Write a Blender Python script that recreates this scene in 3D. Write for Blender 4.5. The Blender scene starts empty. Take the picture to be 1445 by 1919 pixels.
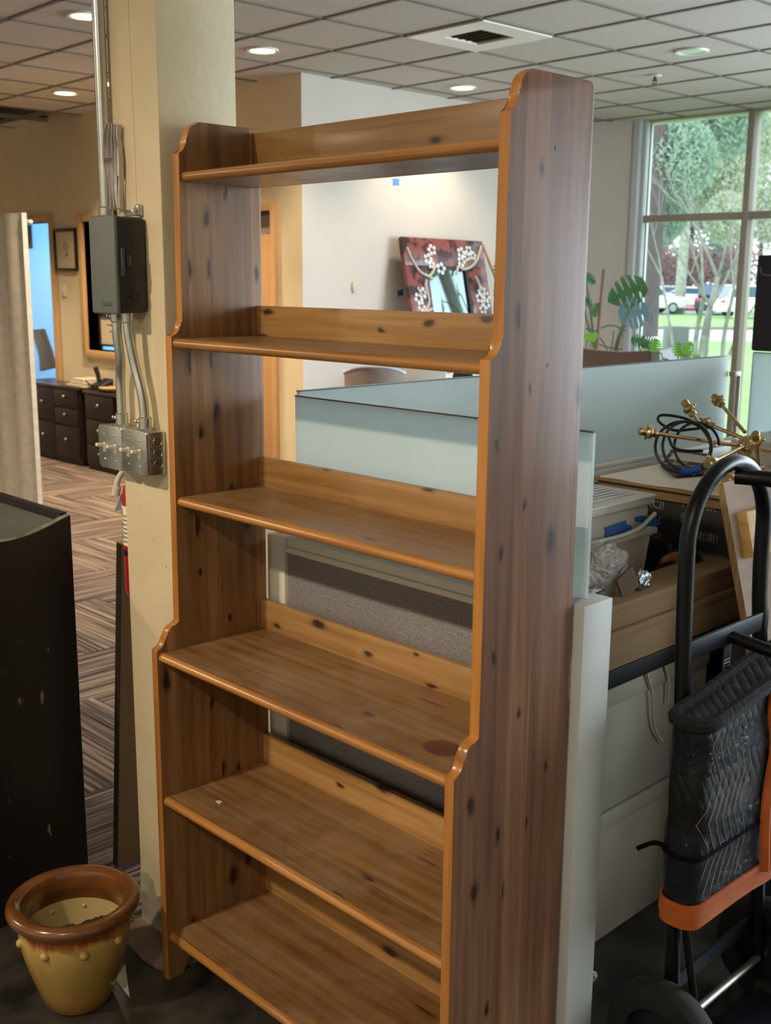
import bpy, bmesh, math, random
from mathutils import Vector, Matrix
random.seed(7)
SC = bpy.context.scene
COL = SC.collection
R = math.radians
PI = math.pi

# ------------------------------------------------------------------ camera, sky, daylight, exposure
F_PX, PITCH, YAW, ROLL = 2081.35, 0.20659, -0.79476, 0.00808
CAM = Vector((2.1014, -1.6336, 1.6716))
FW = Vector((math.sin(YAW)*math.cos(PITCH), math.cos(YAW)*math.cos(PITCH), -math.sin(PITCH)))
_rt = Vector((math.cos(YAW), -math.sin(YAW), 0)); _up = _rt.cross(FW)
RT = _rt*math.cos(ROLL) + _up*math.sin(ROLL)
UP = _up*math.cos(ROLL) - _rt*math.sin(ROLL)
cam = bpy.data.cameras.new('camera'); camo = bpy.data.objects.new('camera', cam); COL.objects.link(camo)
camo.matrix_world = Matrix(((RT.x, UP.x, -FW.x, CAM.x), (RT.y, UP.y, -FW.y, CAM.y), (RT.z, UP.z, -FW.z, CAM.z), (0, 0, 0, 1)))
cam.sensor_fit = 'VERTICAL'; cam.sensor_height = 24.0; cam.sensor_width = 18.07
cam.lens = 24.0*F_PX/1919.0
cam.clip_start = 0.05; cam.clip_end = 500
cam.dof.use_dof = True; cam.dof.focus_distance = 2.55; cam.dof.aperture_fstop = 4.5
SC.camera = camo

world = bpy.data.worlds.new('overcast_sky'); SC.world = world; world.use_nodes = True
bg = world.node_tree.nodes['Background']
bg.inputs['Color'].default_value = (0.84, 0.93, 1.0, 1); bg.inputs['Strength'].default_value = 2.8

def area_light(name, loc, aim, sx, sy, power, col):
    l = bpy.data.lights.new(name, 'AREA'); l.shape = 'RECTANGLE'; l.size = sx; l.size_y = sy
    l.energy = power; l.color = col
    o = bpy.data.objects.new(name, l); COL.objects.link(o); o.location = loc
    o.rotation_euler = (Vector(aim)-Vector(loc)).to_track_quat('-Z', 'Y').to_euler()
    return o
# daylight through the long window wall right of the frame, and a lamp added inside the windowless far office
area_light('window_daylight', (2.6, 7.0, 1.75), (2.2, 0.0, 1.2), 6.4, 2.4, 460, (0.76, 0.88, 1.0))
area_light('far_office_fill', (-12.2, 4.2, 2.5), (-13.6, 7.0, 1.3), 2.6, 1.4, 260, (0.5, 0.78, 1.0))
SC.view_settings.view_transform = 'Standard'; SC.view_settings.look = 'None'
SC.view_settings.gamma = 1.0; SC.view_settings.use_curve_mapping = False
SC.view_settings.exposure = 0.45

# ------------------------------------------------------------------ points in the place, seen along a sight line
def ray(u, v): return FW + RT*((u-722.5)/F_PX) - UP*((v-959.5)/F_PX)
def at(u, v, x=None, y=None, z=None):
    d = ray(u, v)
    k = (x-CAM.x)/d.x if x is not None else ((y-CAM.y)/d.y if y is not None else (z-CAM.z)/d.z)
    return CAM + d*k
def far(u, v, D): return CAM + ray(u, v)*D
def pix(p):
    d = Vector(p)-CAM; w = d.dot(FW)
    return (722.5+F_PX*d.dot(RT)/w, 959.5-F_PX*d.dot(UP)/w, w)

# ------------------------------------------------------------------ mesh helpers
MW = {}
def sharp(me, ang=38):
    for p in me.polygons: p.use_smooth = True
    me.set_sharp_from_angle(angle=R(ang))
def obj(name, bm, mat, parent=None, local=False, smooth=True, kind=None, ang=38):
    """link one mesh object; a child is given in world coordinates unless local"""
    if parent is not None and not local:
        bmesh.ops.transform(bm, matrix=MW[parent].inverted(), verts=bm.verts)
    bmesh.ops.recalc_face_normals(bm, faces=bm.faces)
    me = bpy.data.meshes.new(name); bm.to_mesh(me); bm.free()
    mats = mat if isinstance(mat, (list, tuple)) else [mat]
    for m in mats: me.materials.append(m)
    if smooth: sharp(me, ang)
    o = bpy.data.objects.new(name, me); COL.objects.link(o)
    if parent is not None:
        o.parent = parent; MW[o] = MW[parent].copy()
    else: MW[o] = Matrix.Identity(4)
    if kind: o['kind'] = kind
    return o
def tag(o, label, cat, group=None):
    o['label'] = label; o['category'] = cat
    if group: o['group'] = group
    return o
def thing(name, label, cat, loc=(0, 0, 0), rz=0.0, group=None, M=None):
    o = bpy.data.objects.new(name, None); COL.objects.link(o); o.empty_display_size = .1
    m = M if M is not None else Matrix.Translation(Vector(loc)) @ Matrix.Rotation(rz, 4, 'Z')
    o.matrix_world = m; o.location = m.to_translation(); o.rotation_euler = m.to_euler()
    MW[o] = m.copy(); tag(o, label, cat, group)
    return o
def single(name, label, cat, bm, mat, group=None, kind=None, ang=38, smooth=True):
    """a thing that is one mesh, its origin at its base"""
    xs = [v.co.x for v in bm.verts]; ys = [v.co.y for v in bm.verts]; zs = [v.co.z for v in bm.verts]
    b = Vector(((min(xs)+max(xs))/2, (min(ys)+max(ys))/2, min(zs)))
    bmesh.ops.translate(bm, vec=-b, verts=bm.verts)
    o = obj(name, bm, mat, smooth=smooth, ang=ang); o.location = b
    MW[o] = Matrix.Translation(b)
    tag(o, label, cat, group)
    if kind: o['kind'] = kind
    return o
def struct(name, bm, mat, parent=None, **k):
    o = obj(name, bm, mat, parent, **k)
    if parent is None: o['kind'] = 'structure'
    return o
def copy_tree(o, parent=None):
    c = o.copy(); COL.objects.link(c)
    MW[c] = MW[o].copy()
    if parent is not None: c.parent = parent
    for ch in list(o.children): copy_tree(ch, c)
    return c

def B(): return bmesh.new()
def box(bm, x0, x1, y0, y1, z0, z1, bev=0.0, seg=2, M=None, mi=0):
    vs = [bm.verts.new((x, y, z)) for x in (x0, x1) for y in (y0, y1) for z in (z0, z1)]
    fs = []
    for q in ((0, 1, 3, 2), (4, 6, 7, 5), (0, 4, 5, 1), (2, 3, 7, 6), (0, 2, 6, 4), (1, 5, 7, 3)):
        f = bm.faces.new([vs[i] for i in q]); f.material_index = mi; fs.append(f)
    if bev > 0:
        es = list({e for f in fs for e in f.edges})
        r = bmesh.ops.bevel(bm, geom=es, offset=bev, segments=seg, affect='EDGES', profile=.5)
        vs = list({v for f in r['faces'] for v in f.verts} | {v for v in vs if v.is_valid})
        vs = [v for v in vs if v.is_valid]
        for v in vs:
            for f in v.link_faces: f.material_index = mi
        vs = list({w for v in vs for f in v.link_faces for w in f.verts})
    if M is not None: bmesh.ops.transform(bm, matrix=M, verts=vs)
    return bm
def prism(bm, pts, axis, a0, a1, bev=0.0, M=None, mi=0, seg=1):
    """extrude a closed outline: axis 'x' pts are (y,z), 'y' pts are (x,z), 'z' pts are (x,y)"""
    def P(p, a):
        return {'x': (a, p[0], p[1]), 'y': (p[0], a, p[1]), 'z': (p[0], p[1], a)}[axis]
    A = [bm.verts.new(P(p, a0)) for p in pts]; Bv = [bm.verts.new(P(p, a1)) for p in pts]
    n = len(pts); fs = [bm.faces.new(A), bm.faces.new(Bv[::-1])]
    es = list(fs[0].edges)+list(fs[1].edges)
    for i in range(n):
        fs.append(bm.faces.new((A[i], Bv[i], Bv[(i+1) % n], A[(i+1) % n])))
    for f in fs: f.material_index = mi
    vs = A+Bv
    if bev > 0:
        r = bmesh.ops.bevel(bm, geom=es, offset=bev, segments=seg, affect='EDGES', profile=.5)
        vs = list({v for f in r['faces'] for v in f.verts} | {v for v in vs if v.is_valid})
        vs = list({w for v in vs for f in v.link_faces for w in f.verts})
        for v in vs:
            for f in v.link_faces: f.material_index = mi
    if M is not None: bmesh.ops.transform(bm, matrix=M, verts=vs)
    return bm
def catmull(pts, n=6, closed=False):
    P = [Vector(p) for p in pts]; out = []; m = len(P)
    for i in range(m if closed else m-1):
        p1, p2 = P[i % m], P[(i+1) % m]
        p0 = P[(i-1) % m] if (closed or i > 0) else p1*2-p2
        p3 = P[(i+2) % m] if (closed or i+2 < m) else p2*2-p1
        for k in range(n):
            t = k/n
            out.append(.5*((2*p1)+(p2-p0)*t+(2*p0-5*p1+4*p2-p3)*t*t+(3*p1-p0-3*p2+p3)*t**3))
    if not closed: out.append(P[-1])
    return out
def tube(bm, pts, r, seg=10, smooth_n=0, cap=True, closed=False, mi=0, sx=1.0):
    if smooth_n: pts = catmull(pts, smooth_n, closed)
    P = [Vector(p) for p in pts]; n = len(P)
    rs = r if isinstance(r, (list, tuple)) else [r]*n
    if len(rs) != n: rs = [rs[0]+(rs[-1]-rs[0])*i/(n-1) for i in range(n)]
    rings = []; prev = None
    for i in range(n):
        if closed: t = (P[(i+1) % n]-P[(i-1) % n])
        else: t = P[min(i+1, n-1)]-P[max(i-1, 0)]
        t.normalize()
        if prev is None:
            a = t.orthogonal().normalized()
        else:
            a = prev-t*prev.dot(t)
            a = a.normalized() if a.length > 1e-6 else t.orthogonal().normalized()
        prev = a; b = t.cross(a)
        rings.append([bm.verts.new(P[i]+(a*math.cos(2*PI*k/seg)+b*math.sin(2*PI*k/seg)*sx)*rs[i]) for k in range(seg)])
    m = n if closed else n-1
    for i in range(m):
        A, Bv = rings[i], rings[(i+1) % n]
        for k in range(seg):
            f = bm.faces.new((A[k], A[(k+1) % seg], Bv[(k+1) % seg], Bv[k])); f.material_index = mi
    if cap and not closed:
        for rg, s in ((rings[0], -1), (rings[-1], 1)):
            f = bm.faces.new(rg[::s]); f.material_index = mi
    return bm
def lathe(bm, prof, seg=32, M=None, mi=0, mif=None):
    rings = []; vs = []
    for (r, z) in prof:
        if r < 1e-6: v = bm.verts.new((0, 0, z)); rings.append([v]); vs.append(v)
        else:
            rg = [bm.verts.new((r*math.cos(2*PI*k/seg), r*math.sin(2*PI*k/seg), z)) for k in range(seg)]
            rings.append(rg); vs += rg
    for i in range(len(rings)-1):
        A, Bv = rings[i], rings[i+1]
        for k in range(seg):
            k2 = (k+1) % seg
            if len(A) == 1 and len(Bv) == 1: continue
            if len(A) == 1: f = bm.faces.new((A[0], Bv[k], Bv[k2]))
            elif len(Bv) == 1: f = bm.faces.new((A[k], A[k2], Bv[0]))
            else: f = bm.faces.new((A[k], A[k2], Bv[k2], Bv[k]))
            f.material_index = mif(i) if mif else mi
    if M is not None: bmesh.ops.transform(bm, matrix=M, verts=vs)
    return bm
def cyl(bm, p0, p1, r, seg=16, mi=0, bev=0.0):
    p0, p1 = Vector(p0), Vector(p1); h = (p1-p0).length
    M = Matrix.Translation(p0) @ (p1-p0).to_track_quat('Z', 'Y').to_matrix().to_4x4()
    if bev: pr = [(0, 0), (r-bev, 0), (r, bev), (r, h-bev), (r-bev, h), (0, h)]
    else: pr = [(0, 0), (r, 0), (r, h), (0, h)]
    return lathe(bm, pr, seg, M, mi)
def ball(bm, c, r, M=None, seg=12, ring=8, sc=(1, 1, 1), mi=0):
    pr = [(max(0, r*math.sin(PI*i/ring)), -r*math.cos(PI*i/ring)) for i in range(ring+1)]
    pr[0] = (0, -r); pr[-1] = (0, r)
    T = Matrix.Translation(Vector(c)) @ (M if M is not None else Matrix.Identity(4)) @ Matrix.Diagonal((sc[0], sc[1], sc[2], 1))
    return lathe(bm, pr, seg, T, mi)
def frame3(o, right, up):
    r = Vector(right).normalized(); u = Vector(up); u = (u-r*u.dot(r)).normalized(); n = r.cross(u)
    return Matrix(((r.x, u.x, n.x, o[0]), (r.y, u.y, n.y, o[1]), (r.z, u.z, n.z, o[2]), (0, 0, 0, 1)))
def sheet(bm, grid, th=0.0, mi=0):
    """surface through a grid of points, given a thickness along its normals"""
    n, m = len(grid), len(grid[0])
    V = [[bm.verts.new(p) for p in row] for row in grid]
    fs = []
    for i in range(n-1):
        for j in range(m-1):
            f = bm.faces.new((V[i][j], V[i+1][j], V[i+1][j+1], V[i][j+1])); f.material_index = mi; fs.append(f)
    if th:
        bm.normal_update()
        r = bmesh.ops.solidify(bm, geom=fs, thickness=th)
    return bm
def text_bm(s, size, M, depth=0.0004, align='LEFT', spacing=1.0):
    cu = bpy.data.curves.new('lettering', 'FONT'); cu.body = s; cu.size = size; cu.align_x = align
    cu.extrude = depth; cu.space_character = spacing; cu.resolution_u = 2
    o = bpy.data.objects.new('lettering', cu); COL.objects.link(o)
    dg = bpy.context.evaluated_depsgraph_get(); me = bpy.data.meshes.new_from_object(o.evaluated_get(dg))
    bm = bmesh.new(); bm.from_mesh(me); bmesh.ops.transform(bm, matrix=M, verts=bm.verts)
    bpy.data.objects.remove(o); bpy.data.curves.remove(cu); bpy.data.meshes.remove(me)
    return bm

# ------------------------------------------------------------------ materials
def lin(c): return tuple(((x/255)/12.92 if x/255 <= .04045 else ((x/255+.055)/1.055)**2.4) for x in c)
def C4(c): return lin(c)+(1,)
MATS = {}
def nodes(m): m.use_nodes = True; return m.node_tree, m.node_tree.nodes['Principled BSDF']
def N(nt, t, **k):
    n = nt.nodes.new(t)
    for a, b in k.items(): setattr(n, a, b)
    return n
def mat(name, c, rough=.6, metal=0.0, c2=None, scale=8.0, detail=4.0, contrast=.5, bump=0.0, bscale=None, spec=.5, stretch=None, coat=0.0, emit=None, estr=0.0, sheen=0.0, alpha=None):
    m = bpy.data.materials.new(name); nt, p = nodes(m)
    p.inputs['Base Color'].default_value = C4(c); p.inputs['Roughness'].default_value = rough
    p.inputs['Metallic'].default_value = metal; p.inputs['Specular IOR Level'].default_value = spec
    p.inputs['Coat Weight'].default_value = coat
    if sheen: p.inputs['Sheen Weight'].default_value = sheen
    if emit: p.inputs['Emission Color'].default_value = C4(emit); p.inputs['Emission Strength'].default_value = estr
    if alpha is not None: p.inputs['Alpha'].default_value = alpha
    if c2 or bump:
        tc = N(nt, 'ShaderNodeTexCoord'); mp = N(nt, 'ShaderNodeMapping')
        if stretch: mp.inputs['Scale'].default_value = stretch
        nt.links.new(tc.outputs['Object'], mp.inputs['Vector'])
    if c2:
        nz = N(nt, 'ShaderNodeTexNoise'); nz.inputs['Scale'].default_value = scale; nz.inputs['Detail'].default_value = detail
        nt.links.new(mp.outputs['Vector'], nz.inputs['Vector'])
        rp = N(nt, 'ShaderNodeValToRGB'); w = .5-.5*min(.98, contrast)
        rp.color_ramp.elements[0].position = w*.7+.15; rp.color_ramp.elements[1].position = 1-(w*.7+.15)
        rp.color_ramp.elements[0].color = C4(c); rp.color_ramp.elements[1].color = C4(c2)
        nt.links.new(nz.outputs['Fac'], rp.inputs['Fac']); nt.links.new(rp.outputs['Color'], p.inputs['Base Color'])
    if bump:
        nb = N(nt, 'ShaderNodeTexNoise'); nb.inputs['Scale'].default_value = bscale or scale*3; nb.inputs['Detail'].default_value = 5
        nt.links.new(mp.outputs['Vector'], nb.inputs['Vector'])
        b = N(nt, 'ShaderNodeBump'); b.inputs['Strength'].default_value = bump; b.inputs['Distance'].default_value = .01
        nt.links.new(nb.outputs['Fac'], b.inputs['Height']); nt.links.new(b.outputs['Normal'], p.inputs['Normal'])
    MATS[name] = m
    return m
def math_n(nt, op, a, b=None, c=None):
    n = N(nt, 'ShaderNodeMath', operation=op)
    for i, x in enumerate((a, b, c)):
        if x is None: continue
        if isinstance(x, (int, float)): n.inputs[i].default_value = x
        else: nt.links.new(x, n.inputs[i])
    return n.outputs[0]
def mix_n(nt, fac, a, b, blend='MIX'):
    n = N(nt, 'ShaderNodeMix', data_type='RGBA', blend_type=blend)
    for s, x in ((n.inputs['Factor'], fac), (n.inputs[6], a), (n.inputs[7], b)):
        if isinstance(x, (int, float)): s.default_value = x
        elif isinstance(x, tuple): s.default_value = x
        else: nt.links.new(x, s)
    return n.outputs[2]
def pine(name, grain, stave, dark, mid, light, stave_w=.085, knots=.62, rough=.36, seed=0.0, dust=0.0, kx=2.6, ky=7.0, coat=.25, spec=.5):
    """edge-glued pine: staves of differing tone, long grain, oval knots; grain/stave are axis letters"""
    m = bpy.data.materials.new(name); nt, p = nodes(m)
    tc = N(nt, 'ShaderNodeTexCoord'); sp = N(nt, 'ShaderNodeSeparateXYZ'); nt.links.new(tc.outputs['Object'], sp.inputs[0])
    ax = {'x': sp.outputs[0], 'y': sp.outputs[1], 'z': sp.outputs[2]}
    g = ax[grain]; s = ax[stave]; o = ax[({'x', 'y', 'z'}-{grain, stave}).pop()]
    idx = math_n(nt, 'FLOOR', math_n(nt, 'DIVIDE', math_n(nt, 'ADD', s, 5.013+seed), stave_w))
    wn = N(nt, 'ShaderNodeTexWhiteNoise', noise_dimensions='1D'); nt.links.new(math_n(nt, 'ADD', idx, seed*7.3+.31), wn.inputs['W'])
    off = math_n(nt, 'MULTIPLY', wn.outputs['Value'], 9.0)
    cb = N(nt, 'ShaderNodeCombineXYZ')
    nt.links.new(math_n(nt, 'ADD', math_n(nt, 'MULTIPLY', g, 2.2), off), cb.inputs[0])
    nt.links.new(math_n(nt, 'MULTIPLY', s, 42.0), cb.inputs[1]); nt.links.new(math_n(nt, 'MULTIPLY', o, 30.0), cb.inputs[2])
    n1 = N(nt, 'ShaderNodeTexNoise'); n1.inputs['Scale'].default_value = 1.0; n1.inputs['Detail'].default_value = 5; n1.inputs['Distortion'].default_value = .6
    nt.links.new(cb.outputs[0], n1.inputs['Vector'])
    rp = N(nt, 'ShaderNodeValToRGB'); e = rp.color_ramp.elements
    e[0].position = .28; e[0].color = C4(dark); e[1].position = .74; e[1].color = C4(light)
    k = rp.color_ramp.elements.new(.5); k.color = C4(mid)
    nt.links.new(n1.outputs['Fac'], rp.inputs['Fac'])
    # fine fibres
    cf = N(nt, 'ShaderNodeCombineXYZ'); nt.links.new(math_n(nt, 'MULTIPLY', g, 9.0), cf.inputs[0])
    nt.links.new(math_n(nt, 'MULTIPLY', s, 420.0), cf.inputs[1]); nt.links.new(math_n(nt, 'MULTIPLY', o, 420.0), cf.inputs[2])
    n2 = N(nt, 'ShaderNodeTexNoise'); n2.inputs['Scale'].default_value = 1.0; n2.inputs['Detail'].default_value = 2
    nt.links.new(cf.outputs[0], n2.inputs['Vector'])
    fib = math_n(nt, 'ADD', math_n(nt, 'MULTIPLY', n2.outputs['Fac'], .42), .79)
    tone = math_n(nt, 'MULTIPLY', math_n(nt, 'ADD', math_n(nt, 'MULTIPLY', wn.outputs['Value'], .5), .76), fib)
    hs = N(nt, 'ShaderNodeHueSaturation'); nt.links.new(rp.outputs['Color'], hs.inputs['Color']); nt.links.new(tone, hs.inputs['Value'])
    # knots
    ck = N(nt, 'ShaderNodeCombineXYZ')
    nt.links.new(math_n(nt, 'ADD', math_n(nt, 'MULTIPLY', g, kx), off), ck.inputs[0])
    nt.links.new(math_n(nt, 'MULTIPLY', math_n(nt, 'ADD', s, seed), ky), ck.inputs[1])
    dn = N(nt, 'ShaderNodeTexNoise'); dn.inputs['Scale'].default_value = 3.5; dn.inputs['Detail'].default_value = 1
    nt.links.new(ck.outputs[0], dn.inputs['Vector'])
    va = N(nt, 'ShaderNodeVectorMath', operation='MULTIPLY_ADD'); va.inputs[1].default_value = (.18, .18, 0)
    nt.links.new(dn.outputs['Color'], va.inputs[0]); nt.links.new(ck.outputs[0], va.inputs[2])
    vo = N(nt, 'ShaderNodeTexVoronoi', voronoi_dimensions='2D'); vo.inputs['Scale'].default_value = 1.0
    nt.links.new(va.outputs[0], vo.inputs['Vector'])
    sx = N(nt, 'ShaderNodeSeparateColor'); nt.links.new(vo.outputs['Color'], sx.inputs[0])
    on = math_n(nt, 'GREATER_THAN', sx.outputs[0], knots)
    size = math_n(nt, 'ADD', math_n(nt, 'MULTIPLY', sx.outputs[1], .085), .045)
    rel = math_n(nt, 'DIVIDE', vo.outputs['Distance'], size)
    kr = N(nt, 'ShaderNodeValToRGB'); q = kr.color_ramp.elements
    q[0].position = 0.0; q[0].color = (1, 1, 1, 1); q[1].position = 1.0; q[1].color = (0, 0, 0, 1)
    w = kr.color_ramp.elements.new(.42); w.color = (.85, .85, .85, 1)
    w = kr.color_ramp.elements.new(.6); w.color = (.34, .34, .34, 1)
    nt.links.new(math_n(nt, 'MULTIPLY', rel, .5), kr.inputs['Fac'])
    kf = math_n(nt, 'MULTIPLY', kr.outputs['Color'], on)
    col = mix_n(nt, kf, hs.outputs['Color'], C4((44, 24, 16)))
    rg = rough
    if dust:
        nd = N(nt, 'ShaderNodeTexNoise'); nd.inputs['Scale'].default_value = 7; nd.inputs['Detail'].default_value = 7; nd.inputs['Roughness'].default_value = .68; nd.inputs['Distortion'].default_value = .3
        nt.links.new(tc.outputs['Object'], nd.inputs['Vector'])
        dr = N(nt, 'ShaderNodeValToRGB'); dr.color_ramp.elements[0].position = .42; dr.color_ramp.elements[1].position = .8
        dr.color_ramp.elements[1].color = (dust, dust, dust, 1)
        nt.links.new(nd.outputs['Fac'], dr.inputs['Fac'])
        col = mix_n(nt, dr.outputs['Color'], col, C4((196, 176, 150)))
        rg = math_n(nt, 'ADD', math_n(nt, 'MULTIPLY', dr.outputs['Color'], .6), rough)
        nt.links.new(rg, p.inputs['Roughness'])
    else: p.inputs['Roughness'].default_value = rough
    nt.links.new(col, p.inputs['Base Color'])
    p.inputs['Coat Weight'].default_value = coat; p.inputs['Coat Roughness'].default_value = .22
    p.inputs['Specular IOR Level'].default_value = spec
    bp = N(nt, 'ShaderNodeBump'); bp.inputs['Strength'].default_value = .06; bp.inputs['Distance'].default_value = .003
    nt.links.new(n2.outputs['Fac'], bp.inputs['Height']); nt.links.new(bp.outputs['Normal'], p.inputs['Normal'])
    MATS[name] = m
    return m
def clear_glass(name, tint=(1, 1, 1), refl=.08):
    m = bpy.data.materials.new(name); m.use_nodes = True; nt = m.node_tree; nt.nodes.clear()
    out = N(nt, 'ShaderNodeOutputMaterial'); t = N(nt, 'ShaderNodeBsdfTransparent'); g = N(nt, 'ShaderNodeBsdfGlossy'); mx = N(nt, 'ShaderNodeMixShader')
    t.inputs[0].default_value = tint+(1,); g.inputs['Roughness'].default_value = .02
    fr = N(nt, 'ShaderNodeFresnel'); fr.inputs['IOR'].default_value = 1.45
    nt.links.new(math_n(nt, 'MULTIPLY', fr.outputs[0], refl*12), mx.inputs[0])
    nt.links.new(t.outputs[0], mx.inputs[1]); nt.links.new(g.outputs[0], mx.inputs[2]); nt.links.new(mx.outputs[0], out.inputs[0])
    return m
def frosted(name, c, trans=.55, rough=.35):
    m = bpy.data.materials.new(name); m.use_nodes = True; nt = m.node_tree; p = nt.nodes['Principled BSDF']
    p.inputs['Base Color'].default_value = C4(c); p.inputs['Roughness'].default_value = rough
    t = N(nt, 'ShaderNodeBsdfTranslucent'); t.inputs[0].default_value = C4(c)
    mx = N(nt, 'ShaderNodeMixShader'); mx.inputs[0].default_value = trans
    nt.links.new(p.outputs[0], mx.inputs[1]); nt.links.new(t.outputs[0], mx.inputs[2])
    nt.links.new(mx.outputs[0], nt.nodes['Material Output'].inputs[0])
    return m
def film(name, tint=(.95, .95, .95), gloss=.35, milky=.25, c=(200, 195, 190)):
    """clear plastic film: mostly see-through with crinkled highlights"""
    m = bpy.data.materials.new(name); m.use_nodes = True; nt = m.node_tree; p = nt.nodes['Principled BSDF']
    p.inputs['Base Color'].default_value = C4(c); p.inputs['Roughness'].default_value = .12
    tc = N(nt, 'ShaderNodeTexCoord'); nb = N(nt, 'ShaderNodeTexNoise'); nb.inputs['Scale'].default_value = 38; nb.inputs['Distortion'].default_value = 1.5
    nt.links.new(tc.outputs['Object'], nb.inputs['Vector'])
    b = N(nt, 'ShaderNodeBump'); b.inputs['Strength'].default_value = .9; b.inputs['Distance'].default_value = .01
    nt.links.new(nb.outputs['Fac'], b.inputs['Height']); nt.links.new(b.outputs['Normal'], p.inputs['Normal'])
    t = N(nt, 'ShaderNodeBsdfTransparent'); t.inputs[0].default_value = tint+(1,)
    mx = N(nt, 'ShaderNodeMixShader'); mx.inputs[0].default_value = milky
    nt.links.new(t.outputs[0], mx.inputs[1]); nt.links.new(p.outputs[0], mx.inputs[2])
    nt.links.new(mx.outputs[0], nt.nodes['Material Output'].inputs[0])
    return m

# ------------------------------------------------------------------ palette
M_cream = mat('cream_wall_paint', (226, 208, 172), .75, c2=(220, 200, 164), scale=3, bump=.05, bscale=160)
M_pillar = mat('cream_pillar_paint', (222, 203, 166), .6, c2=(212, 193, 156), scale=5, bump=.12, bscale=45)
M_grey = mat('pale_grey_wall_paint', (212, 202, 192), .7, c2=(208, 198, 188), scale=2, bump=.04, bscale=160)
M_white = mat('white_paint', (232, 232, 226), .5)
M_plain = mat('plain_room_paint', (205, 198, 182), .8)
M_tile = mat('mineral_fibre_tile', (206, 198, 190), .95, c2=(192, 184, 176), scale=90, detail=3, contrast=.8, bump=.25, bscale=220)
M_rail = mat('ceiling_rail_paint', (140, 133, 124), .95, spec=.05)
M_dark = mat('dark_plenum', (38, 34, 30), .9)
M_maple = mat('pale_maple_trim', (214, 172, 118), .45, c2=(204, 160, 106), scale=6, stretch=(12, 12, 1))
M_bluewall = mat('blue_office_paint', (150, 205, 240), .8)
M_mull = mat('taupe_window_aluminium', (168, 158, 146), .45)
M_mullw = mat('white_window_frame', (216, 222, 226), .45)
M_pane = clear_glass('window_glass', (.97, .99, .99), .06)
M_floor = mat('scuffed_black_floor', (30, 28, 25), .42, c2=(66, 61, 54), scale=7, detail=8, contrast=.35, bump=.08, bscale=60)
M_black = mat('black_plastic', (24, 25, 27), .45)
M_steel = mat('galvanised_steel', (206, 206, 198), .3, metal=.9, c2=(180, 180, 172), scale=14, contrast=.6)
M_lamp = mat('lit_lamp_lens', (255, 240, 214), .5, emit=(255, 226, 178), estr=5.0)
M_off = mat('unlit_reflector', (190, 196, 200), .25, metal=.6, c2=(228, 232, 236), scale=60)

# ------------------------------------------------------------------ floor
bm = B(); box(bm, -10.2, 6.0, -4.6, 7.2, -.12, 0.0); floor = struct('floor', bm, M_floor, smooth=False)
def carpet_mat():
    m = bpy.data.materials.new('striped_carpet'); nt, p = nodes(m)
    tc = N(nt, 'ShaderNodeTexCoord'); oi = N(nt, 'ShaderNodeObjectInfo')
    sp = N(nt, 'ShaderNodeSeparateXYZ'); nt.links.new(tc.outputs['Object'], sp.inputs[0])
    off = math_n(nt, 'MULTIPLY', oi.outputs['Random'], 37.0)
    cb = N(nt, 'ShaderNodeCombineXYZ')
    nt.links.new(math_n(nt, 'ADD', math_n(nt, 'MULTIPLY', sp.outputs[0], 1.6), off), cb.inputs[0])
    nt.links.new(math_n(nt, 'MULTIPLY', sp.outputs[1], 62.0), cb.inputs[1]); nt.links.new(off, cb.inputs[2])
    nz = N(nt, 'ShaderNodeTexNoise'); nz.inputs['Scale'].default_value = 1.0; nz.inputs['Detail'].default_value = 3
    nt.links.new(cb.outputs[0], nz.inputs['Vector'])
    rp = N(nt, 'ShaderNodeValToRGB'); e = rp.color_ramp.elements
    e[0].position = .33; e[0].color = C4((52, 46, 46)); e[1].position = .68; e[1].color = C4((168, 146, 126))
    k = e.new(.46); k.color = C4((104, 92, 86)); k = e.new(.56); k.color = C4((140, 120, 106))
    nt.links.new(nz.outputs['Fac'], rp.inputs['Fac'])
    nt.links.new(rp.outputs['Color'], p.inputs['Base Color']); p.inputs['Roughness'].default_value = .95
    p.inputs['Specular IOR Level'].default_value = .1
    nb = N(nt, 'ShaderNodeTexNoise'); nb.inputs['Scale'].default_value = 300; nt.links.new(tc.outputs['Object'], nb.inputs['Vector'])
    b = N(nt, 'ShaderNodeBump'); b.inputs['Strength'].default_value = .5; b.inputs['Distance'].default_value = .004
    nt.links.new(nb.outputs['Fac'], b.inputs['Height']); nt.links.new(b.outputs['Normal'], p.inputs['Normal'])
    return m
M_carpet = carpet_mat()
PL, PWD = 1.0, .25
bm = B(); box(bm, -PL/2+.001, PL/2-.001, -PWD/2+.001, PWD/2-.001, 0, .007, bev=.002, seg=1)
plank_me = None
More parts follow.
